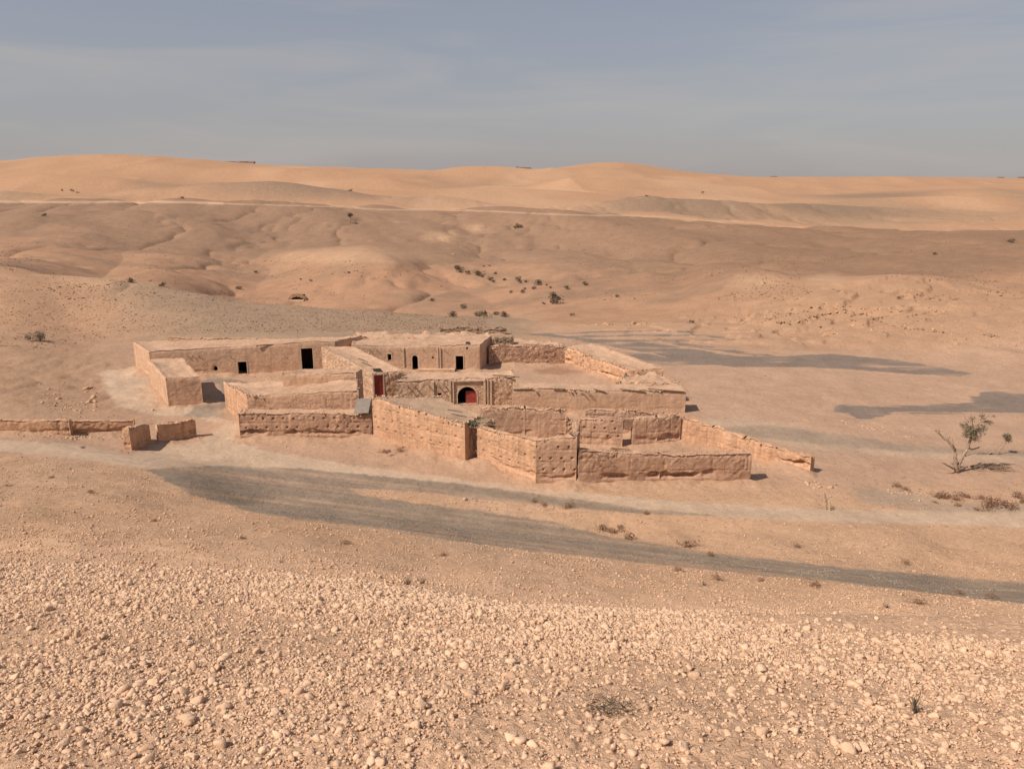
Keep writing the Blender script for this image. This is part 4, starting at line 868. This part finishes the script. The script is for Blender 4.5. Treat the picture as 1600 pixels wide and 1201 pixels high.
# stones, the ledges painted dark as crack shadow: cliffs of the dry river bank and the broken knoll at left
P_, R_ = [], []
D_, DR_ = [], []
def scat(u0, u1, v0, v1, n, rad, ymin=60):
    for _ in range(n):
        u = r.uniform(u0, u1); v = r.uniform(v0, v1); x, y, z = G(u, v, ymin); P_.append((x, y, z-.02)); R_.append(min(rad*r.lognormal(0, .5), rad*3))
scat(60, 150, 600, 640, 60, .10, 55); scat(134, 150, 600, 640, 12, .22, 55); scat(1130, 1300, 488, 506, 140, .13, 90); scat(1280, 1480, 480, 525, 260, .15, 90); scat(1480, 1620, 500, 545, 140, .13, 80); scat(920, 1010, 504, 509, 24, .3, 90)
scat(1190, 1330, 474, 492, 60, .15, 90); scat(690, 745, 385, 400, 14, .3, 110)
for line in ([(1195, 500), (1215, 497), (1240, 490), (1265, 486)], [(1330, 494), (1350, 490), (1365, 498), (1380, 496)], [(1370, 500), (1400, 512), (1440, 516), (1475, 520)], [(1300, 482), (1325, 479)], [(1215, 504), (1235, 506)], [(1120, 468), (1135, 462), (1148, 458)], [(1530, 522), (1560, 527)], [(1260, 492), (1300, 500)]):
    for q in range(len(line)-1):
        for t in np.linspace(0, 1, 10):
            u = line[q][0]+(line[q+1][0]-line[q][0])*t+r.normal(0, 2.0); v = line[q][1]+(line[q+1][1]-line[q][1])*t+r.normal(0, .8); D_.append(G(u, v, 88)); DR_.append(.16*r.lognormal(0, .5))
D_ = np.array(D_); field('ledge_rocks', D_+np.array([0, 0, .03]), np.clip(np.array(DR_), .1, .5), 2, M['rock_shadow'], 'broken ledges in the river bank at right, painted dark as crack shadow', 19)
field('bank_stones', np.array(P_), np.array(R_), 2, M['rock_bank'], 'ledges and stones breaking out of the far banks', 9)

# ------------------------------------------------------------------ plants
def bush_mesh(name, h, w, n, leaf_, mat, seed, twigs=10, flat=1.0):
    r = np.random.default_rng(seed); V_, F_ = [], []
    cl = [(r.normal(0, w*.24), r.normal(0, w*.24), h*r.uniform(.25, .72), r.uniform(.18, .36)*w) for _ in range(9)]
    for k in range(n):
        c = cl[r.integers(0, len(cl))]; d = r.normal(size=3); d /= np.linalg.norm(d); rr = c[3]*r.uniform(.4, 1.0)**.5; p = np.array([c[0]+d[0]*rr, c[1]+d[1]*rr, max(.02, c[2]+d[2]*rr*flat*.8)])
        a = r.normal(size=3); a /= np.linalg.norm(a); b_ = np.cross(a, r.normal(size=3)); b_ /= np.linalg.norm(b_); s = leaf_*r.uniform(.6, 1.3); i = len(V_)
        V_ += [p-a*s, p+b_*s*.5, p+a*s, p-b_*s*.5]; F_.append((i, i+1, i+2, i+3))
    return np.array(V_), np.array(F_)
def twig_mb(h, w, n, seed, rad=.012):
    r = np.random.default_rng(seed); mb = MB()
    for k in range(n):
        an = r.uniform(0, 6.28); q = r.uniform(.2, 1)*w/2; e_ = (math.cos(an)*q, math.sin(an)*q, h*r.uniform(.5, 1)); mb.tube([(0, 0, -.05), (e_[0]*.45, e_[1]*.45, e_[2]*.5), e_], [rad, rad*.7, rad*.3], 4)
    return mb
def plant(name, cat, label, mat, h, w, n, leaf_, seed, twigs=10):
    V_, F_ = bush_mesh('foliage', h, w, n, leaf_, mat, seed); root = empty(name, label, cat); link('foliage', V_, F_, mat, root); twig_mb(h*.8, w*.7, twigs, seed, max(.012, h*.02)).build('stems', M['bark'], root); return root
def copy_tree(o, parent=None):
    c = o.copy(); COL.objects.link(c)
    if parent is not None: c.parent = parent
    for ch in [k for k in o.children]: copy_tree(ch, c)
    return c
def place_all(proto_list, items, group, label, ymin, used):
    out = []
    for i, it in enumerate(items):
        u, v, s = it[:3]; x, y, z = G(u, v, ymin)
        pi = i % len(proto_list); pr = proto_list[pi]
        o = pr if (pi not in used) else copy_tree(pr)
        used.add(pi)
        o.location = (x, y, z-.03); o.scale = (s, s, s); o.rotation_euler = (0, 0, (i*2.4) % 6.28); o['label'] = it[3] if len(it) > 3 else label; o['group'] = group; out.append(o)
    return out
ORD = ['first', 'second', 'third', 'fourth', 'fifth', 'sixth', 'seventh', 'eighth', 'ninth', 'tenth', 'eleventh', 'twelfth', 'thirteenth', 'fourteenth', 'fifteenth', 'sixteenth', 'seventeenth', 'eighteenth', 'nineteenth', 'twentieth']
def zone_labels(items, zones):
    # items without their own words are named by where they grow, counted from the left
    out = [list(i_) for i_ in items]; cnt = {}
    for i_ in sorted([q for q in out if len(q) < 4], key=lambda q: q[0]):
        for (u0, u1, v0, v1, txt) in zones:
            if u0 <= i_[0] <= u1 and v0 <= i_[1] <= v1:
                k = cnt.get(txt, 0); cnt[txt] = k+1; i_.append(txt.replace('#', ORD[k] + ' ' if k else 'leftmost ')); break
    return [tuple(q) for q in out]
bpy.context.view_layer.update()
# valley bushes: (column, row, size in metres)
VB = [(714, 420, 3.2, 'leftmost round bush of the pair at the head of the valley bushes'), (720, 425, 3.4, 'bush touching the leftmost valley bush'), (732, 428, 2.6), (745, 430, 4.2, 'largest dark bush among the upper valley bushes'), (754, 433, 1.8), (766, 438, 2.6), (770, 441, 1.6), (775, 428, 1.8), (788, 438, 1.8), (810, 438, 2.8), (813, 442, 2.2), (821, 441, 1.8), (842, 445, 3.4, 'long low bush right of the upper valley bushes'), (834, 452, 1.8),
      (816, 458, 2.0), (799, 457, 1.4), (854, 446, 1.2), (860, 450, 1.2), (886, 452, 2.2), (915, 446, 2.0), (865, 466, 3.6, 'double dark bush low on the valley slope, upper half'), (870, 475, 4.4, 'double dark bush low on the valley slope, lower half'), (675, 471, 2.0), (725, 481, 2.4), (707, 495, 2.6, 'round bush just behind the far stone wall, leftmost'), (745, 494, 2.0), (756, 496, 3.0, 'bush just behind the far stone wall in the middle'),
      (775, 492, 2.0), (788, 495, 2.8, 'tall bush just behind the far stone wall, rightmost'), (913, 443, 1.4), (756, 417, 1.2), (765, 416, 1.2), (820, 452, 1.3), (849, 475, 1.2), (400, 427, 2.2), (373, 452, 2.6, 'single bush on the slope above the cave to its left'), (205, 441, 2.2, 'small bush on the ridge far left'), (255, 448, 2.0), (545, 427, 1.4), (486, 439, 1.4), (470, 437, 1.2),
      (810, 356, 4.5, 'dark bush high on the middle slope'), (805, 357, 3.), (1580, 379, 3.), (1460, 398, 1.8), (70, 338, 3.), (285, 311, 3.5), (1010, 307, 3.0), (97, 298, 4.5), (112, 299, 6, 'dark clump on the far sandy hills at left'), (121, 302, 4), (548, 299, 4.5), (964, 464, 1.5), (895, 493, 1.2), (1082, 505, 1.3)]
pv = [plant('bush', 'bush', 'x', M['leaf_dark'], .62, .95, 420, .055, 50+i, 6) for i in range(4)]
used = set()
VB = zone_labels(VB, [(0, 600, 0, 340, '#dark dot of a bush on the far hills at left'), (601, 1600, 0, 345, '#dark dot of a bush on the far hills at right'), (0, 600, 341, 520, '#small bush on the slopes left of the valley'),
  (601, 826, 345, 470, '#of the small bushes in the upper valley group'), (827, 1000, 345, 470, '#of the small bushes right of the valley group'), (601, 1000, 470, 510, '#of the small bushes low in the valley behind the ruins'), (1001, 1600, 341, 520, '#small bush on the brown slope at right')])
place_all(pv, [tuple(list(b_)[:2])+(b_[2]*.64,)+tuple(b_[3:]) for b_ in VB], 'dark bushes scattered over the hills', 'small dark bush scattered on the hills beyond the ruins', 104, used)
# bush at left with shadow
bl = plant('bush', 'bush', 'dark green bush alone on the slope at the far left', M['leaf'], 1.35, 1.9, 1500, .06, 77, 18); x, y, z = G(62, 533, 70); bl.location = (x, y, z-.05)
# brown scrub cushions
SC = [(1462, 776, .7), (1475, 778, 1.0), (1490, 780, .9), (1500, 775, .7), (1512, 777, .6), (1530, 779, .7), (1550, 790, 1.3, 'largest reddish brown cushion plant by the right track'), (1576, 793, 1.2, 'second largest cushion plant by the right track'), (1543, 794, .8), (1592, 778, 1.0), (1496, 790, .5), (1462, 786, .4), (1528, 797, .5), (1597, 785, .6),
      (945, 829, .9), (960, 832, .7), (982, 842, .9), (1078, 854, 1.0), (888, 792, .8), (1110, 868, .5), (835, 783, .6), (850, 789, .5), (1010, 803, .5), (624, 705, .8), (599, 707, .6), (608, 706, .5), (628, 700, .4), (612, 712, .35), (635, 712, .35), (1245, 855, .5), (970, 826, .6), (1400, 760, .7), (1416, 766, .6), (143, 770, .45), (80, 747, .4), (12, 760, .35), (900, 708, .5), (958, 709, .9), (1040, 710, .8, 'brown mound of scrub inside the front court'), (1415, 880, .5),
      (1060, 893, .5), (1120, 905, .6), (1270, 915, .6), (1190, 908, .4), (1430, 942, .6), (1550, 935, .5), (1500, 928, .5), (690, 868, .4), (540, 850, .4), (380, 842, .35), (240, 815, .35), (130, 700, .4)]
ps = [plant('scrub', 'scrub', 'x', M['dry'], .42, 1.0, 330, .05, 80+i, 8) for i in range(3)]
used = set()
SC = zone_labels(SC, [(1440, 1600, 760, 810, '#low cushion plant in the patch by the right track'), (590, 640, 695, 720, '#small tuft in front of the long lit wall'), (930, 1100, 820, 860, '#reddish scrub cushion between the two tracks'), (820, 1020, 780, 810, '#scrub tuft on the edge of the dark gravel strip'),
  (1380, 1430, 750, 770, '#scrub tuft left of the cushion plants'), (0, 200, 690, 780, '#scrub tuft on the bare slope at far left'), (1040, 1600, 855, 950, '#scrub tuft along the near edge of the gravel road'), (850, 1000, 700, 715, '#scrub tuft beside the front corner of the ruins'), (1200, 1300, 850, 860, '#scrub tuft below the right track'), (0, 820, 800, 880, '#scrub tuft on the rough slope above the rubble')])
place_all(ps, SC, 'brown scrub cushions along the tracks', 'low brown scrub cushion beside the tracks and ruins', 20, used)
# dry twiggy plants nearer
TW = [(638, 915, .34, 'grey twiggy plant on the belt beyond the rubble, left of a pair'), (660, 912, .30, 'brown twiggy plant on the belt beyond the rubble, right of a pair'), (1195, 985, .30), (1385, 950, .3), (1405, 1000, .22), (1545, 1010, .22), (1480, 1015, .15), (1100, 915, .3), (440, 880, .3), (120, 880, .2)]
tw = []
for i in range(2):
    root = empty('dry_plant', 'x', 'dry plant'); twig_mb(.9, 1.1, 40, 90+i, .014).build('stems', M['twig'], root); V_, F_ = bush_mesh('f', .75, 1., 160, .03, M['dry'], 95+i); link('leaves', V_, F_, M['dry'], root); tw.append(root)
TW = zone_labels(TW, [(0, 800, 0, 1201, '#dry plant on the rough slope above the rubble'), (801, 1600, 0, 1201, '#dry twiggy plant on the sandy belt at right')])
used = set(); place_all(tw, [(a_[0], a_[1], {638: 22, 660: 16, 1195: 20, 1385: 14, 1405: 10, 1545: 14, 1480: 12, 1100: 12, 440: 10, 120: 9}[a_[0]]*(G(a_[0], a_[1])[1]*1.05)/1200)+tuple(a_[3:]) for a_ in TW], 'dry twiggy plants beyond the near rubble', 'small dry twiggy plant beyond the near rubble', 1.6, used)
# two close ones
x, y, z = G(955, 1110); root = empty('dry_plant', 'sprawling grey dead bush lying among the near rubble', 'dry plant'); root.location = (x, y, z)
r = np.random.default_rng(3); mb = MB()
for k in range(90):
    a = Vector((r.normal(0, .08), r.normal(0, .03), .01)); an = r.uniform(0, 6.28); L_ = r.uniform(.03, .11); b_ = a+Vector((math.cos(an)*L_, math.sin(an)*L_*.6, r.uniform(.01, .05))); mb.tube([a, (a+b_)/2+Vector((0, 0, .01)), b_], [.0016, .0012, .0008], 4)
mb.build('stems', M['twig'], root)
x, y, z = G(1428, 1112); root = empty('dry_plant', 'tuft of upright grey twigs in the near rubble at right', 'dry plant'); root.location = (x, y, z); mb = MB()
for k in range(18):
    an = r.uniform(0, 6.28); q = r.uniform(.005, .035); e_ = Vector((math.cos(an)*q*1.4, math.sin(an)*q, r.uniform(.05, .10))); mb.tube([(r.normal(0, .01), 0, -.01), (e_.x*.4, e_.y*.4, e_.z*.5), e_], [.0024, .0019, .0012], 4)
mb.build('stems', M['twig'], root)

# ---- half-dead tree on the right, traced as limbs in its own plane with depth added
def tree(base_uv, ymin, name, label, limbs, crowns, leafn, leaf_size, rscale=1.0, seed=1):
    """limbs: lists of (column, row, depth offset, radius)"""
    bx, by, bz = G(base_uv[0], base_uv[1], ymin); root = empty(name, label, 'tree'); root.location = (bx, by, bz)
    def W(u, v, dy):
        y = by+dy; return Vector((y*kx(u, v)-bx, dy, HC-y*float(T(v))-bz))
    mb = MB()
    for L_ in limbs:
        pts, rad = [], []
        for i in range(len(L_)-1):
            a, b_ = L_[i], L_[i+1]; n_ = 4
            for k in range(n_):
                t = k/n_; p = W(a[0], a[1], a[2]).lerp(W(b_[0], b_[1], b_[2]), t); j = .03 if (i or k) else 0; pts.append(p+Vector((random.uniform(-j, j), random.uniform(-j, j), random.uniform(-j, j)))); rad.append((a[3]+(b_[3]-a[3])*t)*rscale)
        pts.append(W(*L_[-1][:3])); rad.append(L_[-1][3]*rscale); mb.tube(pts, rad, 8)
    mb.build('trunk', M['bark'], root, smooth=True)
    r = np.random.default_rng(seed); V_, F_ = [], []
    tot = sum(c[4]**2 for c in crowns)
    for (u, v, dy, sq, rr) in crowns:
        c = W(u, v, dy)
        for k in range(int(leafn*rr*rr/tot)):
            d = r.normal(size=3); d /= np.linalg.norm(d); q = rr*r.uniform(.1, 1.25)**.8; p = np.array(c)+d*q*np.array([1, 1, sq]); a = r.normal(size=3); a /= np.linalg.norm(a); b_ = np.cross(a, r.normal(size=3)); b_ /= np.linalg.norm(b_); s = leaf_size*r.uniform(.6, 1.3); i = len(V_)
            V_ += [p-a*s, p+b_*s*.45, p+a*s, p-b_*s*.45]; F_.append((i, i+1, i+2, i+3))
    link('crown', np.array(V_), np.array(F_), M['leaf'], root)
    return root
LT = [
 [(1496, 737, 0, .16), (1493, 725, 0, .15), (1493, 712, 0, .11), (1492, 702, .1, .09), (1480, 688, .3, .08), (1470, 680, .4, .065), (1464, 674, .5, .045), (1461, 671, .5, .03)],
 [(1491, 733, 0, .13), (1499, 725, .1, .11), (1505, 712, .1, .10), (1512, 700, .2, .09), (1516, 688, .2, .085), (1520, 672, .1, .06), (1530, 660, 0, .05), (1540, 652, 0, .035), (1548, 645, 0, .02)],
 [(1492, 705, 0, .06), (1488, 692, -.2, .045), (1489, 684, -.2, .02)],
 [(1512, 700, .2, .06), (1520, 702, .5, .05), (1530, 698, .8, .04)], [(1508, 712, .1, .055), (1518, 708, -.3, .045), (1527, 706, -.6, .025)],
 [(1518, 675, .1, .05), (1512, 664, .2, .035), (1508, 656, .3, .02)], [(1520, 668, .1, .04), (1519, 655, 0, .025), (1517, 645, 0, .012)],
 [(1530, 660, 0, .04), (1534, 653, .2, .025), (1533, 645, .2, .012)], [(1534, 660, 0, .035), (1545, 658, .2, .025), (1552, 658, .2, .012)],
 [(1538, 655, 0, .03), (1545, 650, -.2, .02), (1550, 644, -.2, .01)], [(1466, 677, .4, .04), (1462, 670, .6, .025), (1460, 675, .6, .012)], [(1470, 681, .4, .03), (1467, 671, .3, .02), (1468, 669, .3, .01)],
 [(1493, 733, 0, .09), (1482, 727, -.4, .06), (1470, 722, -.6, .03)], [(1495, 734, 0, .10), (1505, 731, .2, .07), (1512, 729, .4, .05)],
 [(1480, 689, .3, .04), (1484, 681, .1, .02)], [(1514, 660, .1, .03), (1506, 650, .2, .015), (1508, 644, .2, .008)]]
tree((1496, 738), 40, 'half_bare_tree', 'half bare tree with forked grey trunk and small olive crown at right', LT, [(1520, 677, .1, .8, .50), (1512, 673, -.1, .8, .38), (1530, 672, .2, .8, .45), (1524, 685, 0, .8, .33), (1516, 668, .2, .7, .3), (1537, 668, 0, .8, .25), (1509, 680, 0, .8, .25), (1506, 664, .2, .9, .28), (1545, 660, .1, .6, .28), (1534, 650, .1, 1., .22), (1519, 655, 0, 1.2, .22), (1552, 650, 0, .8, .12)], 2600, .05, 1.0, 4)
LT2 = [[(1559, 710, 0, .05), (1562, 703, 0, .045), (1568, 696, .1, .04), (1572, 690, .1, .035), (1575, 682, .1, .02)], [(1545, 709, 0, .05), (1553, 703, 0, .035), (1561, 697, .2, .02)], [(1525, 706, 0, .05), (1540, 707, .1, .045), (1552, 709, .1, .035)]]
tree((1559, 710), 40, 'small_tree', 'small leaning tree with one round olive tuft behind the half bare tree', LT2, [(1574, 682, .1, 1., .30), (1576, 687, .1, .8, .24), (1570, 680, .1, .8, .20)], 800, .05, 1.0, 6)
# fallen branches beside the tree
mb = MB(); a = G(1512, 733, 40); r = np.random.default_rng(9)
for k in range(26):
    t = r.uniform(0, 1); p = Vector((a[0]+t*2.6, a[1]+r.normal(0, .2), a[2]+.08+r.uniform(0, .12))); an = r.normal(0, .6); L_ = r.uniform(.3, 1.0); mb.tube([p, p+Vector((L_*.5, math.sin(an)*L_*.5, r.uniform(-.02, .2))), p+Vector((L_, math.sin(an)*L_, r.uniform(-.08, .2)))], [.045, .03, .015], 5)
tag(mb.build('fallen_branch', M['wood']), 'dry fallen branches lying right of the half bare tree', 'branches')
# distant lone trees
def lone(u, v, s, label):
    x, y, z = G(u, v, 110); root = empty('lone_tree', label, 'tree'); root.location = (x, y, z); mb = MB(); mb.tube([(0, 0, -.2), (.1, 0, .4), (0, 0, .55)], [.06, .05, .04], 6); mb.build('trunk', M['bark'], root)
    V_, F_ = bush_mesh('c', .55, .8, 300, .06, M['leaf_dark'], int(u)); V_[:, 2] += .45; link('crown', V_, F_, M['leaf_dark'], root); root.scale = (s, s, s)
lone(547, 347, 4.2, 'lone dark tree on the middle slope below the plateau'); lone(1098//1, 304, 3.5, 'tiny dark tree on the far hills right of centre')
# weathered posts
x, y, z = G(1296, 797, 35); rr = MB(); rr.tube([(0, 0, -.1), (.01, 0, .3), (-.03, 0, .62)], [.075, .07, .03], 7); o = rr.build('wooden_post', M['reed']); o.location = (x, y, z); tag(o, 'thicker pale weathered post near the right track', 'post')
x, y, z = G(1291, 796, 35); rr = MB(); rr.tube([(0, 0, -.1), (-.02, 0, .45), (-.22, 0, 1.15)], [.055, .05, .025], 6); rr.tube([(-.05, 0, .5), (.1, 0, .85)], [.035, .02], 6); o = rr.build('wooden_post', M['bark']); o.location = (x, y, z); tag(o, 'thin forked leaning post near the right track', 'post')
# white stone by the road, dead stick in rubble
x, y, z = G(726, 781, 30); Vv, F = stones_mesh(np.array([[0, 0, 0.]]), np.array([.22]), 3, np.random.default_rng(5)); o = link('white_stone', Vv, F, M['white']); o.location = (x, y, z+.05); tag(o, 'pale block lying on the sandy wedge between the two tracks', 'stone')

# ------------------------------------------------------------------ scrub speckle on the hills (uncountable)
def speckle(name, n, gen, label, rad, seed, mat):
    r = np.random.default_rng(seed); P_ = []; R_ = []
    u, v, ymin = gen(r, n)
    ys = YS_RAY[(YS_RAY > ymin) & (YS_RAY < 520)]
    for i in range(0, n, 400):
        U, Vv_ = u[i:i+400], v[i:i+400]; k = kx(U, Vv_)[:, None]; t = T(Vv_)[:, None]; zt = tz(ys[None]*k, np.repeat(ys[None], len(U), 0)); hit = (HC-ys[None]*t) <= zt; ok = hit.any(1); j = hit.argmax(1)
        y = ys[j]; x = y*k[:, 0]
        for a_, b_, c_ in zip(x[ok], y[ok], zt[np.arange(len(U)), j][ok]): P_.append((a_, b_, c_))
    P_ = np.array(P_); R = np.clip(r.lognormal(math.log(rad), .4, len(P_)), rad*.5, rad*2.5); Vv, F = stones_mesh(P_+np.array([0, 0, .02]), R, 1, r); tag(link(name, Vv, F, mat), label, 'scrub', kind='stuff')
def g1(r, n):
    u = r.uniform(-60, 760, n)**1.0; top = np.interp(u, [0, 200, 400, 600, 800], [412, 432, 468, 487, 500]); bot = np.interp(u, [0, 200, 560, 800], [560, 522, 518, 512]); v = top+(bot-top)*r.uniform(0.02, 1, n); return u, v, 88
speckle('stony_scrub', 5200, g1, 'tiny dark tufts dotted over the grey ridge behind the ruins', .085, 61, M['dry'])
def g2(r, n):
    u = r.uniform(0, 1600, n); v = r.uniform(325, 470, n); k = fbm(u/120, v/18, 0.0, 3) > .08; return u[k][:], v[k][:], 110
def g2b(r, n):
    u, v, y = g2(r, n*3); return u[:n], v[:n], y
speckle('hill_scrub', 3600, g2b, 'tiny dark tufts dotted over the brown hills', .16, 62, M['dry'])

# ------------------------------------------------------------------ cave and far buildings
x, y, z = G(465, 468, 135)
root = empty('cave_mouth', 'small dark cave mouth with a pale rock ledge on the far slope', 'cave'); root.location = (x, y, z)
mb = MB(); nseg = 14
for k in range(nseg):
    t = math.pi*k/(nseg-1); rr = 1.1+.3*math.sin(k*2.1)
    mb.tube([(-1.9*math.cos(t), -.2, 1.0*math.sin(t)+.1), (-1.7*math.cos(t), 1.6, .8*math.sin(t)-.1)], [.38+.12*math.sin(k*3.), .3], 7)
mb.build('rock_rim', M['cave'], root); mb = MB(); mb.box((0, 1.3, .35), (3.2, .2, 1.6)); mb.build('hollow', plain_mat('cave_darkness', (.02, .014, .01)), root)  # near-black panel paints the shade inside the cave mouth
mb = MB(); mb.box((0, -.75, -.25), (3.6, .8, .5)); mb.build('ledge', M['white'], root)
def far_block(u0, u1, vt, vb, Yd, label, seed, name='far_building'):
    r = np.random.default_rng(seed); root = empty(name, label, 'building'); x0, x1 = Yd*kx(u0, vb), Yd*kx(u1, vb); z1 = HC-Yd*float(T(vt)); z0 = min(float(tz((x0+x1)/2, Yd)), HC-Yd*float(T(vb)))-1; root.location = ((x0+x1)/2, Yd, z0)
    w = x1-x0; h = z1-z0; mb = MB(); n = max(int(w/12), 1)
    for k in range(n): mb.box((-w/2+w*(k+.5)/n, 0, (h-r.uniform(0, .8))/2), (w/n*.97, 9, h-r.uniform(0, .8)))
    mb.build('wall', M['bld_far'], root); mb = MB(); mb.box((0, 0, h+.1), (w*1.02, 9.6, .3)); mb.build('roof', M['roof'], root)
def crest(u):
    ys = np.linspace(900, 3500, 500); zz = tz(ys*kx(u, 270), ys); i = int(np.argmin((HC-zz)/ys)); return ys[i], 600.5+FPX*((HC-zz[i])*CP-ys[i]*SP)/(ys[i]*CP+(HC-zz[i])*SP)
for (u0, u1, hpx, lb) in ((345, 398, 1.5, 'long low dark building on the skyline at left'), (812, 830, 1.7, 'small dark building on the skyline left of the middle dune'), (806, 811, 1.4, 'tiny hut on the skyline beside the small dark building'), (1203, 1214, 1.2, 'tiny building on the skyline right of the middle dune'), (1558, 1568, 1.5, 'small building on the skyline near the right edge'), (1590, 1606, 2.2, 'dark building at the right edge of the skyline')):
    Yd, vc = crest((u0+u1)/2); far_block(u0, u1, vc-hpx, vc+1, Yd, lb, int(u0))

# ------------------------------------------------------------------ washed-down mud along the feet of the walls
for o in list(COL.objects):
    if o.type == 'MESH' and o.name in ('ground', 'dirt_track', 'gravel_road'):
        me = o.data; n = len(me.vertices); co = np.empty(n*3, np.float32); me.vertices.foreach_get('co', co); co = co.reshape(-1, 3)
        sel = np.nonzero((co[:, 1] > 44) & (co[:, 1] < 106) & (np.abs(co[:, 0]) < 50))[0]; P = co[sel].astype(float); d = np.full(len(sel), 9.)
        for (a, b) in SEGS:
            ax, ay, bx, by = a[0], a[1], b[0], b[1]; t = np.clip(((P[:, 0]-ax)*(bx-ax)+(P[:, 1]-ay)*(by-ay))/((bx-ax)**2+(by-ay)**2), 0, 1); d = np.minimum(d, np.hypot(P[:, 0]-ax-t*(bx-ax), P[:, 1]-ay-t*(by-ay)))
        k = np.clip(.55+1.1*fbm(P[:, 0]*.5, P[:, 1]*.5, 0.0, 3), .05, 1.2); w_ = .45+.6*k
        co[sel, 2] += (.34*k*np.exp(-(d/w_)**1.5) + .05*np.exp(-(d/1.5)**2)*fbm(P[:, 0]*4, P[:, 1]*4, 0.0, 2)).astype(np.float32)
        me.vertices.foreach_set('co', co.ravel())
        at = me.attributes['tint']; c = np.empty(n*4, np.float32); at.data.foreach_get('color', c); c = c.reshape(-1, 4); m = (np.exp(-(d/.9)**2)*.7)[:, None]
        c[sel, :3] = c[sel, :3]*(1-m)+np.array([.47, .30, .195])*m; at.data.foreach_set('color', c.ravel()); me.update()
for (u0, v0, u1, v1, h, lb) in ((617, 592, 634, 585, 2.62, 'short bleached pole lying on the roof edge beside the red door'), (770, 586, 812, 589, 2.75, 'long bleached pole lying on the gate roof'), (560, 560, 575, 566, 3.1, 'pole lying on the diagonal roof'),
                             (400, 540, 430, 538, 3.12, 'pole lying on the roof of the far left building'), (700, 640, 722, 644, 3.2, 'pole lying on the grey roof near the narrow gap'), (955, 700, 985, 703, .18, 'dark pole lying in the front court'), (1000, 644, 1022, 648, 2.15, 'pole across the top of the inner walls')):
    a = Vector(Cp(u0, v0, h)); b = Vector(Cp(u1, v1, h)); mb = MB(); mid_ = (a+b)/2; mb.tube([a-mid_, Vector((0, 0, .03)), b-mid_], [.07, .06, .045], 6); o = mb.build('wooden_pole', M['wood']); o.location = mid_; tag(o, lb, 'pole', 'old poles lying on roofs and walls')
